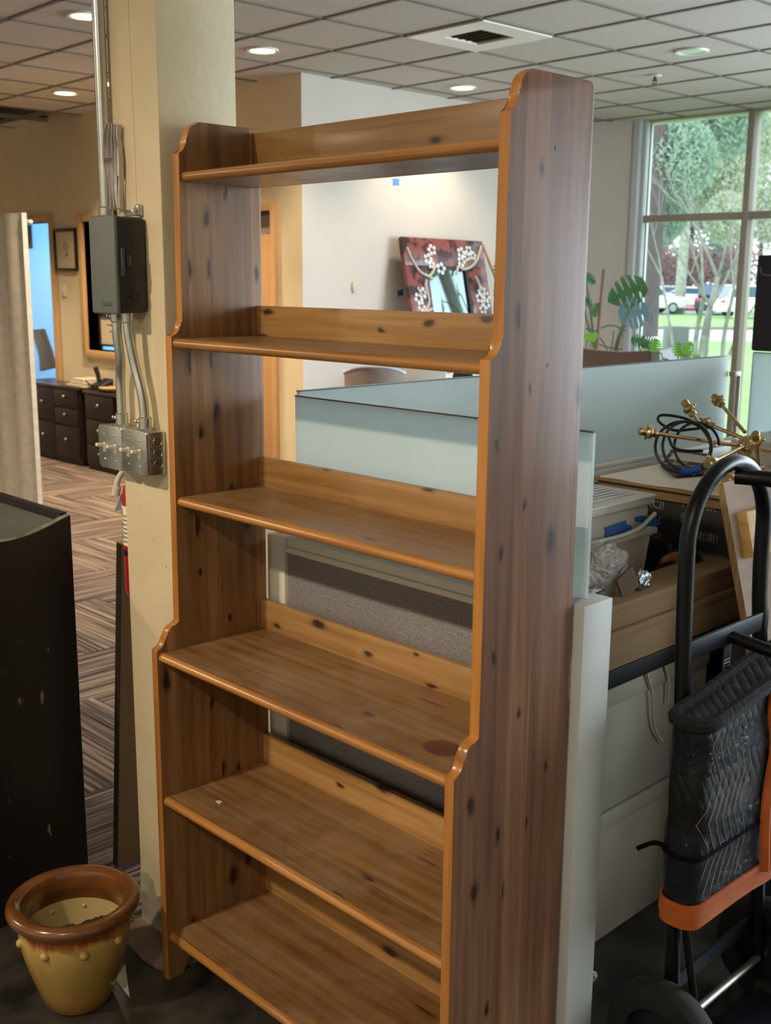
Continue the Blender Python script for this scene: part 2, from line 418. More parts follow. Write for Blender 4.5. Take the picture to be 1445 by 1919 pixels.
for i in range(-60, 60):
    for j in range(-14, 14):
        bx, by = i*PWD+j*PL, i*PWD-j*PL
        for (cx, cy, rz) in ((bx+PL/2, by+PWD/2, 0), (bx-PWD/2, by+PL/2, PI/2)):
            hx, hy = (PL/2, PWD/2) if rz == 0 else (PWD/2, PL/2)
            ax, bx2, ay, by2 = max(cx-hx, -9.9), min(cx+hx, -.26), max(cy-hy, -.31), min(cy+hy, 3.57)
            if bx2-ax < .03 or by2-ay < .03: continue
            if (bx2-ax) < 2*hx-.002 or (by2-ay) < 2*hy-.002:          # cut to fit at the edge of the carpet
                b3 = B(); box(b3, ax+.001, bx2-.001, ay+.001, by2-.001, 0, .007)
                bmesh.ops.transform(b3, matrix=(Matrix.Translation((cx, cy, 0)) @ Matrix.Rotation(rz, 4, 'Z')).inverted(), verts=b3.verts)
                o = obj('carpet_plank', b3, M_carpet, floor, local=True, smooth=False); o.location = (cx, cy, 0); o.rotation_euler = (0, 0, rz); continue
            if plank_me is None:
                o = obj('carpet_plank', bm, M_carpet, floor); plank_me = o.data
            else:
                o = bpy.data.objects.new('carpet_plank', plank_me); COL.objects.link(o); o.parent = floor
            o.location = (cx, cy, 0); o.rotation_euler = (0, 0, rz)
M_under = mat('carpet_backing', (78, 70, 66), .95, c2=(52, 47, 45), scale=30)
bm = B(); box(bm, -10, -.255, -.315, 3.58, 0, .003); obj('carpet_backing', bm, M_under, floor, smooth=False)
# torn strip of old floor film at the pillar base
M_film = mat('old_floor_adhesive', (150, 128, 116), .3, c2=(96, 78, 70), scale=16, contrast=.8, bump=.3, bscale=40)
bm = B(); pts = [(-.25, -.318), (-.155, -.312), (-.09, -.32), (-.03, -.312), (.004, -.30), (.004, -.15), (-.05, -.1), (-.2, -.14), (-.27, -.2)]
prism(bm, pts, 'z', 0, .004); obj('adhesive_strip', bm, M_film, floor)

# ------------------------------------------------------------------ ceiling
CZ = 3.05
GX, GY = .617, .606
CM = Matrix.Translation((-2.735, 2.615, CZ)) @ Matrix.Rotation(R(-1.38), 4, 'Z')
bm = B(); box(bm, -10.2, 6.0, -4.6, 7.35, CZ+.45, CZ+.5); ceiling = struct('ceiling', bm, M_dark, smooth=False)
def cell(p):
    q = CM.inverted() @ Vector(p); return (math.floor(q.x/GX), math.floor(q.y/GY))
VENT = cell(at(905, 66, z=CZ)); HOLES = {cell(at(u, v, z=CZ)) for u, v in ((62, 219), (10, 222), (40, 214), (100, 212), (75, 226))}
far_tiles = B(); tile_me = None
for i in range(-13, 15):
    for j in range(-12, 8):
        c = CM @ Vector(((i+.5)*GX, (j+.5)*GY, 0))
        if c.x < -9.9 or c.x > 5.8 or c.y < -4.4 or c.y > 7.25: continue
        if (i, j) == VENT or (i, j) in HOLES: continue
        u, v, w = pix(c)
        if w > .5 and -90 < u < 1530 and -90 < v < 300:
            if tile_me is None:
                b2 = B(); box(b2, -GX/2+.014, GX/2-.014, -GY/2+.014, GY/2-.014, .002, .02, bev=.004, seg=1)
                o = obj('ceiling_tile', b2, M_tile, ceiling); tile_me = o.data
            else:
                o = bpy.data.objects.new('ceiling_tile', tile_me); COL.objects.link(o); o.parent = ceiling
            o.location = c; o.rotation_euler = (0, 0, R(-1.38))
        else:
            box(far_tiles, (i+.02)*GX, (i+.98)*GX, (j+.02)*GY, (j+.98)*GY, .002, .02)
bmesh.ops.transform(far_tiles, matrix=CM, verts=far_tiles.verts)
o = obj('ceiling_tiles_beyond', far_tiles, M_tile, ceiling, smooth=False, kind='stuff')
for i in range(-13, 16):
    bm = B(); box(bm, i*GX-.012, i*GX+.012, -11.6*GY, 7.6*GY, -.004, .03, M=CM); obj('ceiling_rail', bm, M_rail, ceiling, smooth=False)
for j in range(-11, 8):
    bm = B(); box(bm, -11.7*GX, 14.2*GX, j*GY-.012, j*GY+.012, -.004, .03, M=CM); obj('ceiling_rail', bm, M_rail, ceiling, smooth=False)

# ------------------------------------------------------------------ walls
def wall_x(name, mt, x0, x1, y0, y1, z0, z1, holes):
    """wall running along x with rectangular openings (xa, xb, za, zb)"""
    bm = B(); xs = sorted({x0, x1, *[h[0] for h in holes], *[h[1] for h in holes]})
    for a, b in zip(xs, xs[1:]):
        zz = [z0, z1]; cut = [h for h in holes if h[0] <= a+1e-6 and h[1] >= b-1e-6]
        segs = [(z0, z1)]
        for h in cut:
            ns = []
            for s in segs:
                if h[2] > s[0]: ns.append((s[0], min(h[2], s[1])))
                if h[3] < s[1]: ns.append((max(h[3], s[0]), s[1]))
            segs = [s for s in ns if s[1]-s[0] > 1e-5]
        for s in segs: box(bm, a, b, y0, y1, s[0], s[1])
    bmesh.ops.remove_doubles(bm, verts=bm.verts, dist=1e-5)
    return struct(name, bm, mt, smooth=False)
W1 = (-8.75, -7.67, 0.0, 2.17); W2 = (-7.08, -6.15, 1.02, 2.15); D1 = (-5.32, -4.40, 0.0, 2.15)
wall_back = wall_x('wall_back', M_cream, -10.2, -4.19, 3.58, 3.70, 0, CZ+.5, [W1, W2, D1])
bm = B(); box(bm, -4.19, -4.07, 3.58, 6.86, 0, CZ+.5)
bm.normal_update()
for f in bm.faces:
    if abs(f.normal.y) > .9 and f.calc_center_median().y < 4: f.material_index = 1
wall_far = struct('wall_far', bm, [M_grey, M_cream], smooth=False)
bm = B(); prism(bm, [(-4.19, 6.86), (-4.07, 6.83), (-3.70, 7.10), (-3.70, 7.3), (-4.19, 7.3)], 'z', 0, CZ+.5); struct('wall_corner', bm, M_grey, smooth=False)
bm = B(); box(bm, -10.3, -10.2, -4.6, 3.7, 0, CZ+.5); struct('wall_left', bm, M_plain, smooth=False)
bm = B(); box(bm, -10.2, 6.0, -4.7, -4.6, 0, CZ+.5); struct('wall_front', bm, M_plain, smooth=False)
bm = B(); box(bm, 6.0, 6.1, -4.6, 7.3, 0, .5); box(bm, 6.0, 6.1, -4.6, 7.3, 2.98, CZ+.5); box(bm, 6.0, 6.1, -4.6, 3.0, .5, 2.98); struct('wall_right', bm, M_plain, smooth=False)
for n in range(4):  # unseen side windows, added to let sky light in from the right
    a = 3.0+n*4.3/4; b = a+4.3/4
    q = B(); box(q, 6.0, 6.1, a, a+.05, .5, 2.98); wr = struct('window_%d' % (n+20), q, M_mull, smooth=False)
    q = B(); box(q, 6.05, 6.056, a+.05, b, .5, 2.98); obj('pane', q, M_pane, wr, smooth=False)
# far blue office seen through window_1
bm = B(); box(bm, -16, -4.3, 7.0, 7.1, 0, CZ); box(bm, -16.1, -16, 3.7, 7.1, 0, CZ); box(bm, -4.4, -4.3, 3.7, 7.0, 0, CZ)
struct('wall_office', bm, M_bluewall, smooth=False)
bm = B(); box(bm, -16, -4.3, 3.7, 7.1, CZ, CZ+.05); struct('ceiling_office', bm, M_bluewall, smooth=False)
bm = B(); box(bm, -16, -4.3, 3.7, 7.1, -.05, 0); struct('floor_office', bm, M_under, smooth=False)
def casing(name, o4, fw_, y0, y1, mt, sill=True, pane=None, pane_y=None):
    x0, x1, z0, z1 = o4; bm = B()
    e = struct(name, (lambda b: (box(b, x0-fw_, x0, y0, y1, z0-(fw_ if sill else 0), z1+fw_, bev=.006), b)[1])(bm), mt)
    for (a, b, c, d) in ((x1, x1+fw_, z0-(fw_ if sill else 0), z1+fw_), (x0, x1, z1, z1+fw_)) + (((x0, x1, z0-fw_, z0),) if sill else ()):
        q = B(); box(q, a, b, y0, y1, c, d, bev=.006); obj('frame_rail', q, mt, e)
    if pane:
        q = B(); box(q, x0, x1, pane_y, pane_y+.006, z0, z1); obj('pane', q, pane, e, smooth=False)
    return e
casing('window_1', W1, .06, 3.545, 3.72, M_maple, sill=False, pane=M_pane, pane_y=3.66)
w2 = casing('window_2', W2, .065, 3.545, 3.72, M_maple, pane=M_pane, pane_y=3.66)
M_blind = mat('grey_blind_slats', (150, 150, 146), .7)
for k in range(7):
    q = B(); z = 1.33+k*.115; box(q, W2[0]+.01, W2[1]-.01, 3.69, 3.70, z, z+.10, bev=.003, seg=1); obj('blind_slat', q, M_blind, w2)
d1 = casing('door_1', D1, .055, 3.55, 3.72, M_maple, sill=False)
M_door = mat('maple_door_veneer', (208, 160, 108), .42, c2=(196, 146, 94), scale=4, stretch=(9, 9, .8), contrast=.8)
q = B(); box(q, D1[0]+.004, D1[1]-.004, 3.62, 3.665, .01, 1.985, bev=.003); dl = obj('door_leaf', q, M_door, d1)
q = B(); box(q, D1[0]+.08, D1[0]+.10, 3.56, 3.62, 1.0, 1.02); tube(q, [(D1[0]+.09, 3.565, 1.01), (D1[0]+.22, 3.565, 1.01)], .01); obj('door_handle', q, M_steel, dl)
q = B(); box(q, D1[0], D1[1], 3.64, 3.67, 1.99, 2.15); obj('transom_panel', q, mat('transom_grey', (150, 134, 112), .6), d1)
q = B(); box(q, D1[1]-.30, D1[1]-.02, 3.585, 3.63, 2.125, 2.148, bev=.004); obj('door_closer', q, mat('bronze_closer', (74, 62, 48), .5), d1)

# window wall, y = 7.2
XM = [-3.665, -2.62, -1.575, -.53, .515, 1.56, 2.605, 3.65, 4.695, 5.74]
ZT = (0.30, 2.215, 3.03)
bm = B(); box(bm, -3.70, 6.0, 7.12, 7.3, 0, .27); struct('wall_window_base', bm, M_grey, smooth=False)
bm = B(); box(bm, -4.19, 6.0, 7.2, 7.3, CZ+.042, CZ+.5); struct('wall_window_head', bm, M_grey, smooth=False)
for n, (a, b) in enumerate(zip(XM, XM[1:])):
    q = B(); box(q, a-.028, a+.028, 7.14, 7.27, .27, CZ+.02, bev=.004)
    wn_ = struct('window_%d' % (n+3), q, M_mullw if n == 0 else M_mull)
    for z0, z1 in ((.27, .32), (2.185, 2.245), (3.035, CZ+.04)):
        q = B(); box(q, a+.028, b-.028, 7.15, 7.26, z0, z1, bev=.004); obj('frame_rail', q, M_mull, wn_)
    for z0, z1 in ((.32, 2.185), (2.245, 3.035)):
        q = B(); box(q, a+.028, b-.028, 7.20, 7.208, z0, z1); obj('pane', q, M_pane, wn_, smooth=False)
q = B(); box(q, -3.70, -3.637, 7.08, 7.3, 0, CZ+.02, bev=.004); struct('trim_1', q, M_mullw)
q = B(); box(q, -3.636, -3.60, 7.13, 7.19, .3, CZ, bev=.004); struct('trim_2', q, M_mullw)

# pillar
PX0, PX1, PY0, PY1 = -.25, -.05, -.22, -.01
bm = B(); box(bm, PX0, PX1, PY0, PY1, 0, CZ, bev=.004); pillar = struct('pillar', bm, M_pillar)
q = B(); 
pts = [at(240, 0, y=PY0), at(246, 130, y=PY0), at(252, 260, y=PY0), at(257, 400, y=PY0)]
tube(q, [(p.x, PY0+.0006, p.z) for p in pts], .0012, seg=6, smooth_n=3); obj('paint_seam', q, mat('seam_line_paint', (178, 158, 122), .7), pillar)  # thin darker line along the crack in the pillar paint
M_chip = mat('chipped_plaster', (176, 156, 122), .8)
for (u, v, s) in ((262, 950, 3), (259, 967, 2), (288, 1014, 2.6), (270, 1018, 1.6), (311, 1062, 3), (256, 925, 2), (317, 1090, 2)):
    p = at(u, v, y=PY0); q = B(); ball(q, (p.x, PY0, p.z), .0009*s, seg=8, ring=5, sc=(.8, .5, 1.3)); obj('paint_chip', q, M_chip, pillar)
M_footgrey = mat('pillar_foot_grey', (136, 128, 112), .85, c2=(172, 160, 134), scale=30)  # uneven grey for an irregular patch at the pillar foot
q = B(); prism(q, [(-.249, .0), (-.06, .0), (-.06, .09), (-.10, .10), (-.13, .07), (-.155, .11), (-.175, .10), (-.19, .14), (-.21, .15), (-.249, .145)], 'y', PY0-.0012, PY0); obj('foot_patch', q, M_footgrey, pillar, smooth=False)

# ------------------------------------------------------------------ ceiling fittings
def spot(name, loc, power, col=(1.0, .76, .50), size=118, blend=.55, rad=.07):
    l = bpy.data.lights.new(name, 'SPOT'); l.energy = power; l.color = col; l.spot_size = R(size); l.spot_blend = blend; l.shadow_soft_size = rad
    o = bpy.data.objects.new(name, l); COL.objects.link(o); o.location = loc
    return o
def downlight(p, label, lit=True, power=60, wide=118, group='recessed ceiling downlights', col=(1.0, .81, .58)):
    t = thing('ceiling_downlight', label, 'ceiling light', (p[0], p[1], CZ-.012), group=group)
    q = B(); lathe(q, [(.078, .002), (.098, .0), (.1, .004), (.1, .012), (.078, .012)], 32); lathe(q, [(.078, .012), (.078, .002)], 32)
    obj('trim_ring', q, M_white, t, local=True)
    q = B(); lathe(q, [(0, .007), (.05, .0065), (.079, .004)], 32); obj('lens', q, M_lamp if lit else M_off, t, local=True)
    if lit: 
        s = spot('downlight_beam', (0, 0, -.004), power, col, wide); s.parent = t
    return t
for (u, v, lab, lit, pw) in ((160, 28, 'lit round downlight beside the top of the steel conduit', True, 190),
                             (122, 173, 'lit round downlight near the dark gap in the far left ceiling', True, 190),
                             (492, 93, 'lit round downlight between the pillar and the white air vent', True, 85),
                             (867, 163, 'lit round downlight just above the top rail of the bookcase', True, 60),
                             (1297, 95, 'unlit round downlight above the right end of the bookcase near the sprinkler', False, 0)):
    downlight(at(u, v, z=CZ), lab, lit, pw)
for x, y, pw, lab in ((-.2, -2.75, 250, 'behind the viewer on the left'), (1.75, -2.75, 120, 'behind the viewer'), (-3.6, -2.75, 260, 'over the far left of the room'), (3.6, -2.75, 30, 'behind the viewer on the right'), (-8.9, 2.3, 260, 'over the far left credenza'), (-5.4, 2.9, 170, 'in front of the maple door')):
    downlight((x, y, CZ), 'lit round downlight '+lab, True, pw, 168 if y < 0 else 118, col=(1.0, .85, .65) if y < 0 else (1.0, .81, .58))
# air vent
t = thing('air_vent', 'square white ceiling air vent panel with a dark louvred centre', 'vent', CM @ Vector(((VENT[0]+.5)*GX, (VENT[1]+.5)*GY, 0)), R(-1.38))
M_vent = mat('white_vent_enamel', (236, 232, 222), .4)
q = B(); h, k = GX/2-.012, .145
for a in ((-h, h, -h, -k), (-h, h, k, h), (-h, -k, -k, k), (k, h, -k, k)): box(q, a[0], a[1], a[2], a[3], -.012, .01)
obj('face_plate', q, M_vent, t, local=True, smooth=False)
q = B(); box(q, -k, k, -k, k, .12, .13); box(q, -k-.004, -k, -k, k, 0, .13); box(q, k, k+.004, -k, k, 0, .13); box(q, -k, k, -k-.004, -k, 0, .13); box(q, -k, k, k, k+.004, 0, .13)
obj('duct_box', q, mat('dark_duct', (70, 66, 60), .5), t, local=True, smooth=False)
for s in range(5):
    q = B(); T = Matrix.Translation((0, -k+.03+s*.058, .01)) @ Matrix.Rotation(R(48), 4, 'X'); box(q, -k, k, -.02, .02, -.001, .001, M=T)
    obj('louvre', q, mat('louvre_bronze', (120, 108, 92), .4) if s == 0 else MATS['louvre_bronze'], t, local=True)
# sprinkler
p = at(1228, 141, z=CZ); t = thing('sprinkler_head', 'small chrome sprinkler head hanging below the ceiling', 'sprinkler', (p.x, p.y, CZ-.06))
q = B(); lathe(q, [(.0, .05), (.042, .052), (.045, .058), (0, .06)], 24); obj('escutcheon', q, M_white, t, local=True)
q = B(); cyl(q, (0, 0, .02), (0, 0, .052), .011, 12); tube(q, [(-.016, 0, .03), (-.012, 0, .01), (0, 0, .004)], .003, 6); tube(q, [(.016, 0, .03), (.012, 0, .01), (0, 0, .004)], .003, 6)
lathe(q, [(0, .003), (.02, .004), (.02, .0), (0, 0)], 14); obj('nozzle', q, mat('brass_nozzle', (120, 98, 70), .35, metal=.9), t, local=True)

# ------------------------------------------------------------------ outdoors
GZ = -.1
FH = Vector((FW.x, FW.y, 0)).normalized(); RH = Vector((FH.y, -FH.x, 0))
M_lawn = mat('spring_lawn', (112, 148, 84), .9, c2=(130, 166, 98), scale=1.2)
M_conc = mat('pale_concrete', (176, 180, 178), .9)
M_asph = mat('wet_asphalt', (118, 128, 134), .7)
M_mulch = mat('bark_mulch', (96, 84, 72), .95)
M_redk = mat('red_kerb_paint', (214, 96, 92), .7)
def strip(name, d0, d1, mt, z, a=-70, b=95):
    bm = B(); P = [CAM+FH*d+RH*s for d, s in ((d0, a), (d1, a), (d1, b), (d0, b))]
    prism(bm, [(p.x, p.y) for p in P], 'z', GZ-.2, GZ+z); return struct(name, bm, mt, smooth=False)
def dist(v): return (CAM.z-GZ)/math.tan(math.atan2(v-959.5, F_PX)+PITCH)
bm = B(); q0 = [CAM+FH*d+RH*s for d, s in ((2, -220), (260, -220), (260, 260), (2, 260))]
prism(bm, [(-16.2, 7.35), (300, 7.35), (300, 300), (-300, 300), (-300, 3.5), (-16.2, 3.5)], 'z', GZ-.6, GZ-.02); struct('ground', bm, M_lawn, smooth=False)
strip('ground_path', dist(634), dist(613), M_conc, 0.0)
strip('ground_path_edge', dist(612.5), dist(608), M_mulch, .02)
strip('ground_road', dist(583), dist(546), M_asph, 0.0, -120, 160)
strip('ground_parking', dist(545), 240, M_conc, .01, -160, 200)
strip('kerb_red', dist(577), dist(573), M_redk, .12, 18, 30)

M_bark = mat('grey_brown_bark', (92, 84, 82), .95, c2=(66, 60, 60), scale=9, stretch=(4, 4, .6), bump=.5)
M_birch = mat('pale_mossy_bark', (168, 172, 164), .95, c2=(112, 124, 100), scale=6, contrast=.8)
M_moss = mat('mossy_branch_bark', (98, 98, 80), .95, c2=(150, 152, 148), scale=7, contrast=.9)
def leaf_mat(name, a, b):
    m = frosted(name, a, .35, .6); nt = m.node_tree; oi = N(nt, 'ShaderNodeTexCoord'); nz = N(nt, 'ShaderNodeTexNoise'); nz.inputs['Scale'].default_value = .9
    nt.links.new(oi.outputs['Object'], nz.inputs['Vector']); c = mix_n(nt, nz.outputs['Fac'], C4(a), C4(b))
    nt.links.new(c, nt.nodes['Principled BSDF'].inputs['Base Color']); return m
M_fir = leaf_mat('evergreen_needles', (168, 190, 172), (116, 142, 122))
M_lgreen = leaf_mat('light_green_leaves', (194, 204, 178), (158, 174, 146))
def blob(bm, c, r, n, s, sc=(1, 1, 1)):
    for _ in range(n):
        d = Vector((random.gauss(0, 1), random.gauss(0, 1), random.gauss(0, 1))).normalized()*(random.random()**.4)*r
        p = Vector(c)+Vector((d.x*sc[0], d.y*sc[1], d.z*sc[2]))
        a = Vector((random.uniform(-1, 1), random.uniform(-1, 1), random.uniform(-1, 1))).normalized(); b = a.orthogonal().normalized()
        l, w = s*random.uniform(.35, .8), s*random.uniform(.14, .28)
        bm.faces.new([bm.verts.new(p+a*l), bm.verts.new(p+b*w), bm.verts.new(p-a*l), bm.verts.new(p-b*w)])
def branch(bm, p, d, L, r, lev, spread=.55, kids=(2, 3), seg=6, up=.12):
    n = 4; pts = [p]; q = Vector(p); dd = Vector(d).normalized()
    for i in range(n):
        dd = (dd+Vector((random.uniform(-1, 1), random.uniform(-1, 1), random.uniform(-.5, 1)))*.13+Vector((0, 0, up*.3))).normalized()
        q = q+dd*(L/n); pts.append(q)
    tube(bm, pts, [r*(1-.55*i/n) for i in range(n+1)], seg=seg, cap=False)
    if lev > 0:
        for k in range(random.randint(*kids)):
            t = random.randint(2, n); b = pts[t]
            nd = (dd+Vector((random.uniform(-1, 1), random.uniform(-1, 1), random.uniform(-.2, .8)))*spread*1.3).normalized()
            branch(bm, b, nd, L*random.uniform(.55, .8), r*.5*random.uniform(.8, 1.1), lev-1, spread, kids, max(4, seg-1), up)
# multi-stemmed bare tree close to the glass
t = thing('bare_tree', 'bare multi-stemmed tree with pale mossy branches just outside the window', 'tree', at(1310, 720, z=GZ))
b0 = at(1310, 720, z=GZ)
for (u0, u1, v1, rr) in ((1300, 1318, 560, .055), (1308, 1345, 520, .065), (1318, 1332, 575, .055), (1352, 1375, 545, .045), (1268, 1240, 520, .035), (1345, 1395, 600, .04)):
    q = B(); D = (b0-CAM).dot(FW)
    p0 = far(u0, 715, D); p1 = far(u1, v1, D*random.uniform(.97, 1.03)); pm = far((u0*.55+u1*.45)+random.uniform(-6, 6), (715+v1)/2, D)
    tube(q, [p0, pm, p1], [rr, rr*.85, rr*.7], seg=8, smooth_n=5, cap=False)
    for k in range(2):
        branch(q, p1, Vector((RH.x*random.uniform(-.8, .8), RH.y*random.uniform(-.8, .8), 1.0)), random.uniform(1.0, 1.7), rr*.5, 3, .6, (1, 3))
    obj('stem', q, M_moss, t)
def big_tree(label, u, v, dia_px, h, mt, name='street_tree', crown=None, lev=3):
    p = at(u, v, z=GZ); D = (p-CAM).dot(FW); r = dia_px*D/F_PX/2
    t = thing(name, label, 'tree', p)
    q = B(); tube(q, [p+Vector((0, 0, -.1)), p+Vector((0, 0, .4)), p+Vector((.1, 0, h*.4)), p+Vector((-.1, .1, h))], [r*1.5, r*1.1, r*.95, r*.45], seg=10, smooth_n=4, cap=False)
    for k in range(7):
        z = h*random.uniform(.35, .98); branch(q, p+Vector((0, 0, z)), Vector((random.uniform(-1, 1), random.uniform(-1, 1), .6)), h*.3, r*.35, lev-1, .6)
    obj('trunk', q, mt, t)
    if crown:
        q = B()
        for (du, dv, rad, n, s, kk) in crown:
            c = far(u+du, v+dv, D*random.uniform(.98, 1.05)); blob(q, c, rad*D/F_PX, n*2, s*D/36.0, (1, 1, 1.1))
        obj('foliage', q, crown[0][5], t, smooth=False)
big_tree('large dark grey tree trunk beside the left edge of the window', 1212, 630, 36, 14, M_bark, crown=[(60, -330, 70, 2600, .20, M_fir), (150, -420, 80, 2600, .20, M_fir), (10, -450, 70, 1800, .20, M_fir), (40, -230, 45, 1200, .18, M_fir)])
big_tree('pale straight tree trunk between the parked cars and the lawn', 1272, 588, 19, 22, M_birch, crown=[(-20, -190, 42, 1300, .16, M_lgreen), (45, -260, 60, 2000, .16, M_lgreen), (90, -180, 45, 1300, .16, M_lgreen), (-10, -330, 60, 1800, .16, M_fir), (140, -340, 60, 2000, .16, M_fir), (100, -260, 55, 1700, .16, M_fir)])
# distant tree line
for i, (u, v, hh, mt, lab) in enumerate(((1225, 552, 60, M_fir, 'distant dark evergreen behind the left parked cars'), (1290, 550, 70, M_lgreen, 'distant pale green tree behind the middle parked cars'), (1350, 551, 64, M_fir, 'distant dark evergreen behind the dark car'), (1420, 552, 70, M_lgreen, 'distant pale green tree at the right edge of the window'), (1490, 552, 70, M_fir, 'distant dark evergreen beyond the right edge of the window'))):
    D = 100; p = far(u, v, D); p.z = GZ
    t = thing('distant_tree', lab, 'tree', p, group='trees across the car park')
    q = B(); tube(q, [p, p+Vector((0, 0, 7))], [.35, .15], seg=6); obj('trunk', q, M_bark, t)
    q = B()
    for k in range(9):
        blob(q, p+Vector((random.uniform(-1.2, 1.2), random.uniform(-1.2, 1.2), 2.6+random.uniform(0, 11))), 1.7, 700, .36)
    obj('foliage', q, mt, t, smooth=False)
M_twigs = leaf_mat('reddish_winter_twigs', (150, 118, 116), (112, 88, 84))
for u, v, D, lab in ((1230, 556, 92, 'reddish bare shrub behind the white hatchback'), (1296, 556, 94, 'reddish bare shrub behind the white sedan'), (1385, 556, 92, 'reddish bare shrub behind the white van-like car')):
    p = far(u, v, D); p.z = GZ
    t = thing('winter_shrub', lab, 'shrub', p, group='bare shrubs behind the cars')
    q = B()
    for k in range(7): branch(q, p, Vector((random.uniform(-.6, .6), random.uniform(-.6, .6), 1)), 2.2, .06, 1)
    obj('stems', q, M_bark, t)
    q = B()
    for k in range(6): blob(q, p+Vector((random.uniform(-1.2, 1.2), random.uniform(-1.2, 1.2), random.uniform(1, 4))), 1.2, 420, .3)
    obj('twigs', q, M_twigs, t, smooth=False)
# parked cars
M_tyre = mat('tyre_rubber', (34, 36, 40), .8); M_hub = mat('alloy_hub', (176, 182, 188), .35, metal=.6); M_carglass = mat('dark_car_glass', (70, 92, 110), .1)
M_tail = mat('red_tail_lamp', (206, 62, 70), .3); M_head = mat('clear_lamp', (220, 230, 235), .2); M_plate = mat('number_plate', (225, 230, 235), .5)
def car(label, u, v, D, rz, paint, kind='sedan'):
    p = far(u, v, D); p.z = GZ+.02
    t = thing('parked_car', label, 'car', p, rz, group='cars in the car park')
    L, Wd = 4.5, 1.8
    body = [(-2.2, .3), (-2.25, .55), (-2.2, .88), (-1.2, .98), (1.95, 1.0), (2.22, .9), (2.25, .5), (2.2, .3)]
    roof = {'sedan': [(-1.25, .96), (-.55, 1.42), (.8, 1.45), (1.7, 1.0)], 'suv': [(-1.25, .96), (-.6, 1.6), (1.8, 1.62), (2.15, 1.0)]}[kind]
    q = B(); prism(q, body, 'y', -Wd/2, Wd/2, bev=.1, seg=3); prism(q, roof, 'y', -Wd/2+.12, Wd/2-.12, bev=.06, seg=2)
    b = obj('body', q, paint, t, local=True)
    for s in (-1, 1):
        g = [(x*.9+.03, z-.07 if z > 1.2 else z+.03) for x, z in roof]
        q = B(); prism(q, g, 'y', s*(Wd/2-.125), s*(Wd/2-.105)); obj('side_window', q, M_carglass, b, local=True)
    fx = roof[0][0]; q = B(); prism(q, [(roof[0][0]-.02, roof[0][1]+.04), (roof[1][0]-.02, roof[1][1]-.05), (roof[1][0]+.02, roof[1][1]-.05), (roof[0][0]+.05, roof[0][1]+.04)], 'y', -.7, .7); obj('windscreen', q, M_carglass, b, local=True)
    q = B(); prism(q, [(roof[3][0]-.04, roof[3][1]+.06), (roof[2][0]-.02, roof[2][1]-.05), (roof[2][0]+.03, roof[2][1]-.04), (roof[3][0]+.02, roof[3][1]+.06)], 'y', -.7, .7); obj('rear_window', q, M_carglass, b, local=True)
    for x in (-1.4, 1.4):
        for s in (-1, 1):
            q = B(); cyl(q, (x, s*(Wd/2-.2), .33), (x, s*(Wd/2+.02), .33), .33, 20, bev=.04); w = obj('wheel', q, M_tyre, t, local=True)
            q = B(); cyl(q, (x, s*(Wd/2+.0), .33), (x, s*(Wd/2+.035), .33), .2, 16); obj('hub', q, M_hub, w, local=True)
    for s in (-1, 1):
        q = B(); box(q, 2.16, 2.27, s*.62-.2, s*.62+.2, .72, .88, bev=.02); obj('tail_lamp', q, M_tail, t, local=True)
        q = B(); box(q, -2.28, -2.15, s*.62-.2, s*.62+.2, .66, .8, bev=.02); obj('head_lamp', q, M_head, t, local=True)
    q = B(); box(q, 2.25, 2.29, -.26, .26, .55, .68, bev=.01); obj('number_plate', q, M_plate, t, local=True)
    return t
M_cwhite = mat('white_car_paint', (236, 238, 240), .25, coat=.5); M_cdark = mat('navy_car_paint', (48, 58, 84), .25, coat=.5); M_csil = mat('silver_car_paint', (186, 196, 206), .3, metal=.3)
va = math.atan2(FH.y, FH.x)
car('white sedan parked behind the pale tree trunk', 1300, 560, 70, va+R(78), M_cwhite)
car('white hatchback parked at the left behind the thin mossy stem', 1205, 560, 62, va+R(100), M_cwhite, 'suv')
car('dark navy car with red tail lamp facing away', 1351, 562, 62, va+R(150), M_cdark, 'suv')
car('white van-like car at the right edge of the window', 1428, 561, 56, va+R(95), M_cwhite, 'suv')
car('silver car in the far row behind the white hatchback', 1262, 548, 82, va+R(82), M_csil)
# utility cabinet and small white post on the lawn
t = thing('utility_cabinet', 'tall plain grey utility cabinet on the lawn outside the window', 'cabinet', at(1263, 690, z=GZ), va+R(90))
D = (at(1263, 690, z=GZ)-CAM).dot(FW); hw = 19*D/F_PX; hh = 78*D/F_PX
q = B(); box(q, -hw, hw, -.25, .25, 0, hh, bev=.015); c0 = obj('housing', q, mat('utility_grey', (88, 94, 92), .6), t, local=True)
q = B(); box(q, -hw*.92, hw*.92, .25, .262, .08, hh-.06, bev=.005); obj('front_panel', q, MATS['utility_grey'], t, local=True)
p = at(1378, 598, z=GZ); q = B(); box(q, p.x-.07, p.x+.07, p.y-.07, p.y+.07, GZ, GZ+.7, bev=.02); box(q, p.x-.16, p.x+.16, p.y-.05, p.y+.05, GZ+.62, GZ+.74, bev=.02)
single('lawn_marker', 'small white marker post on the lawn by the road', 'post', q, M_white)

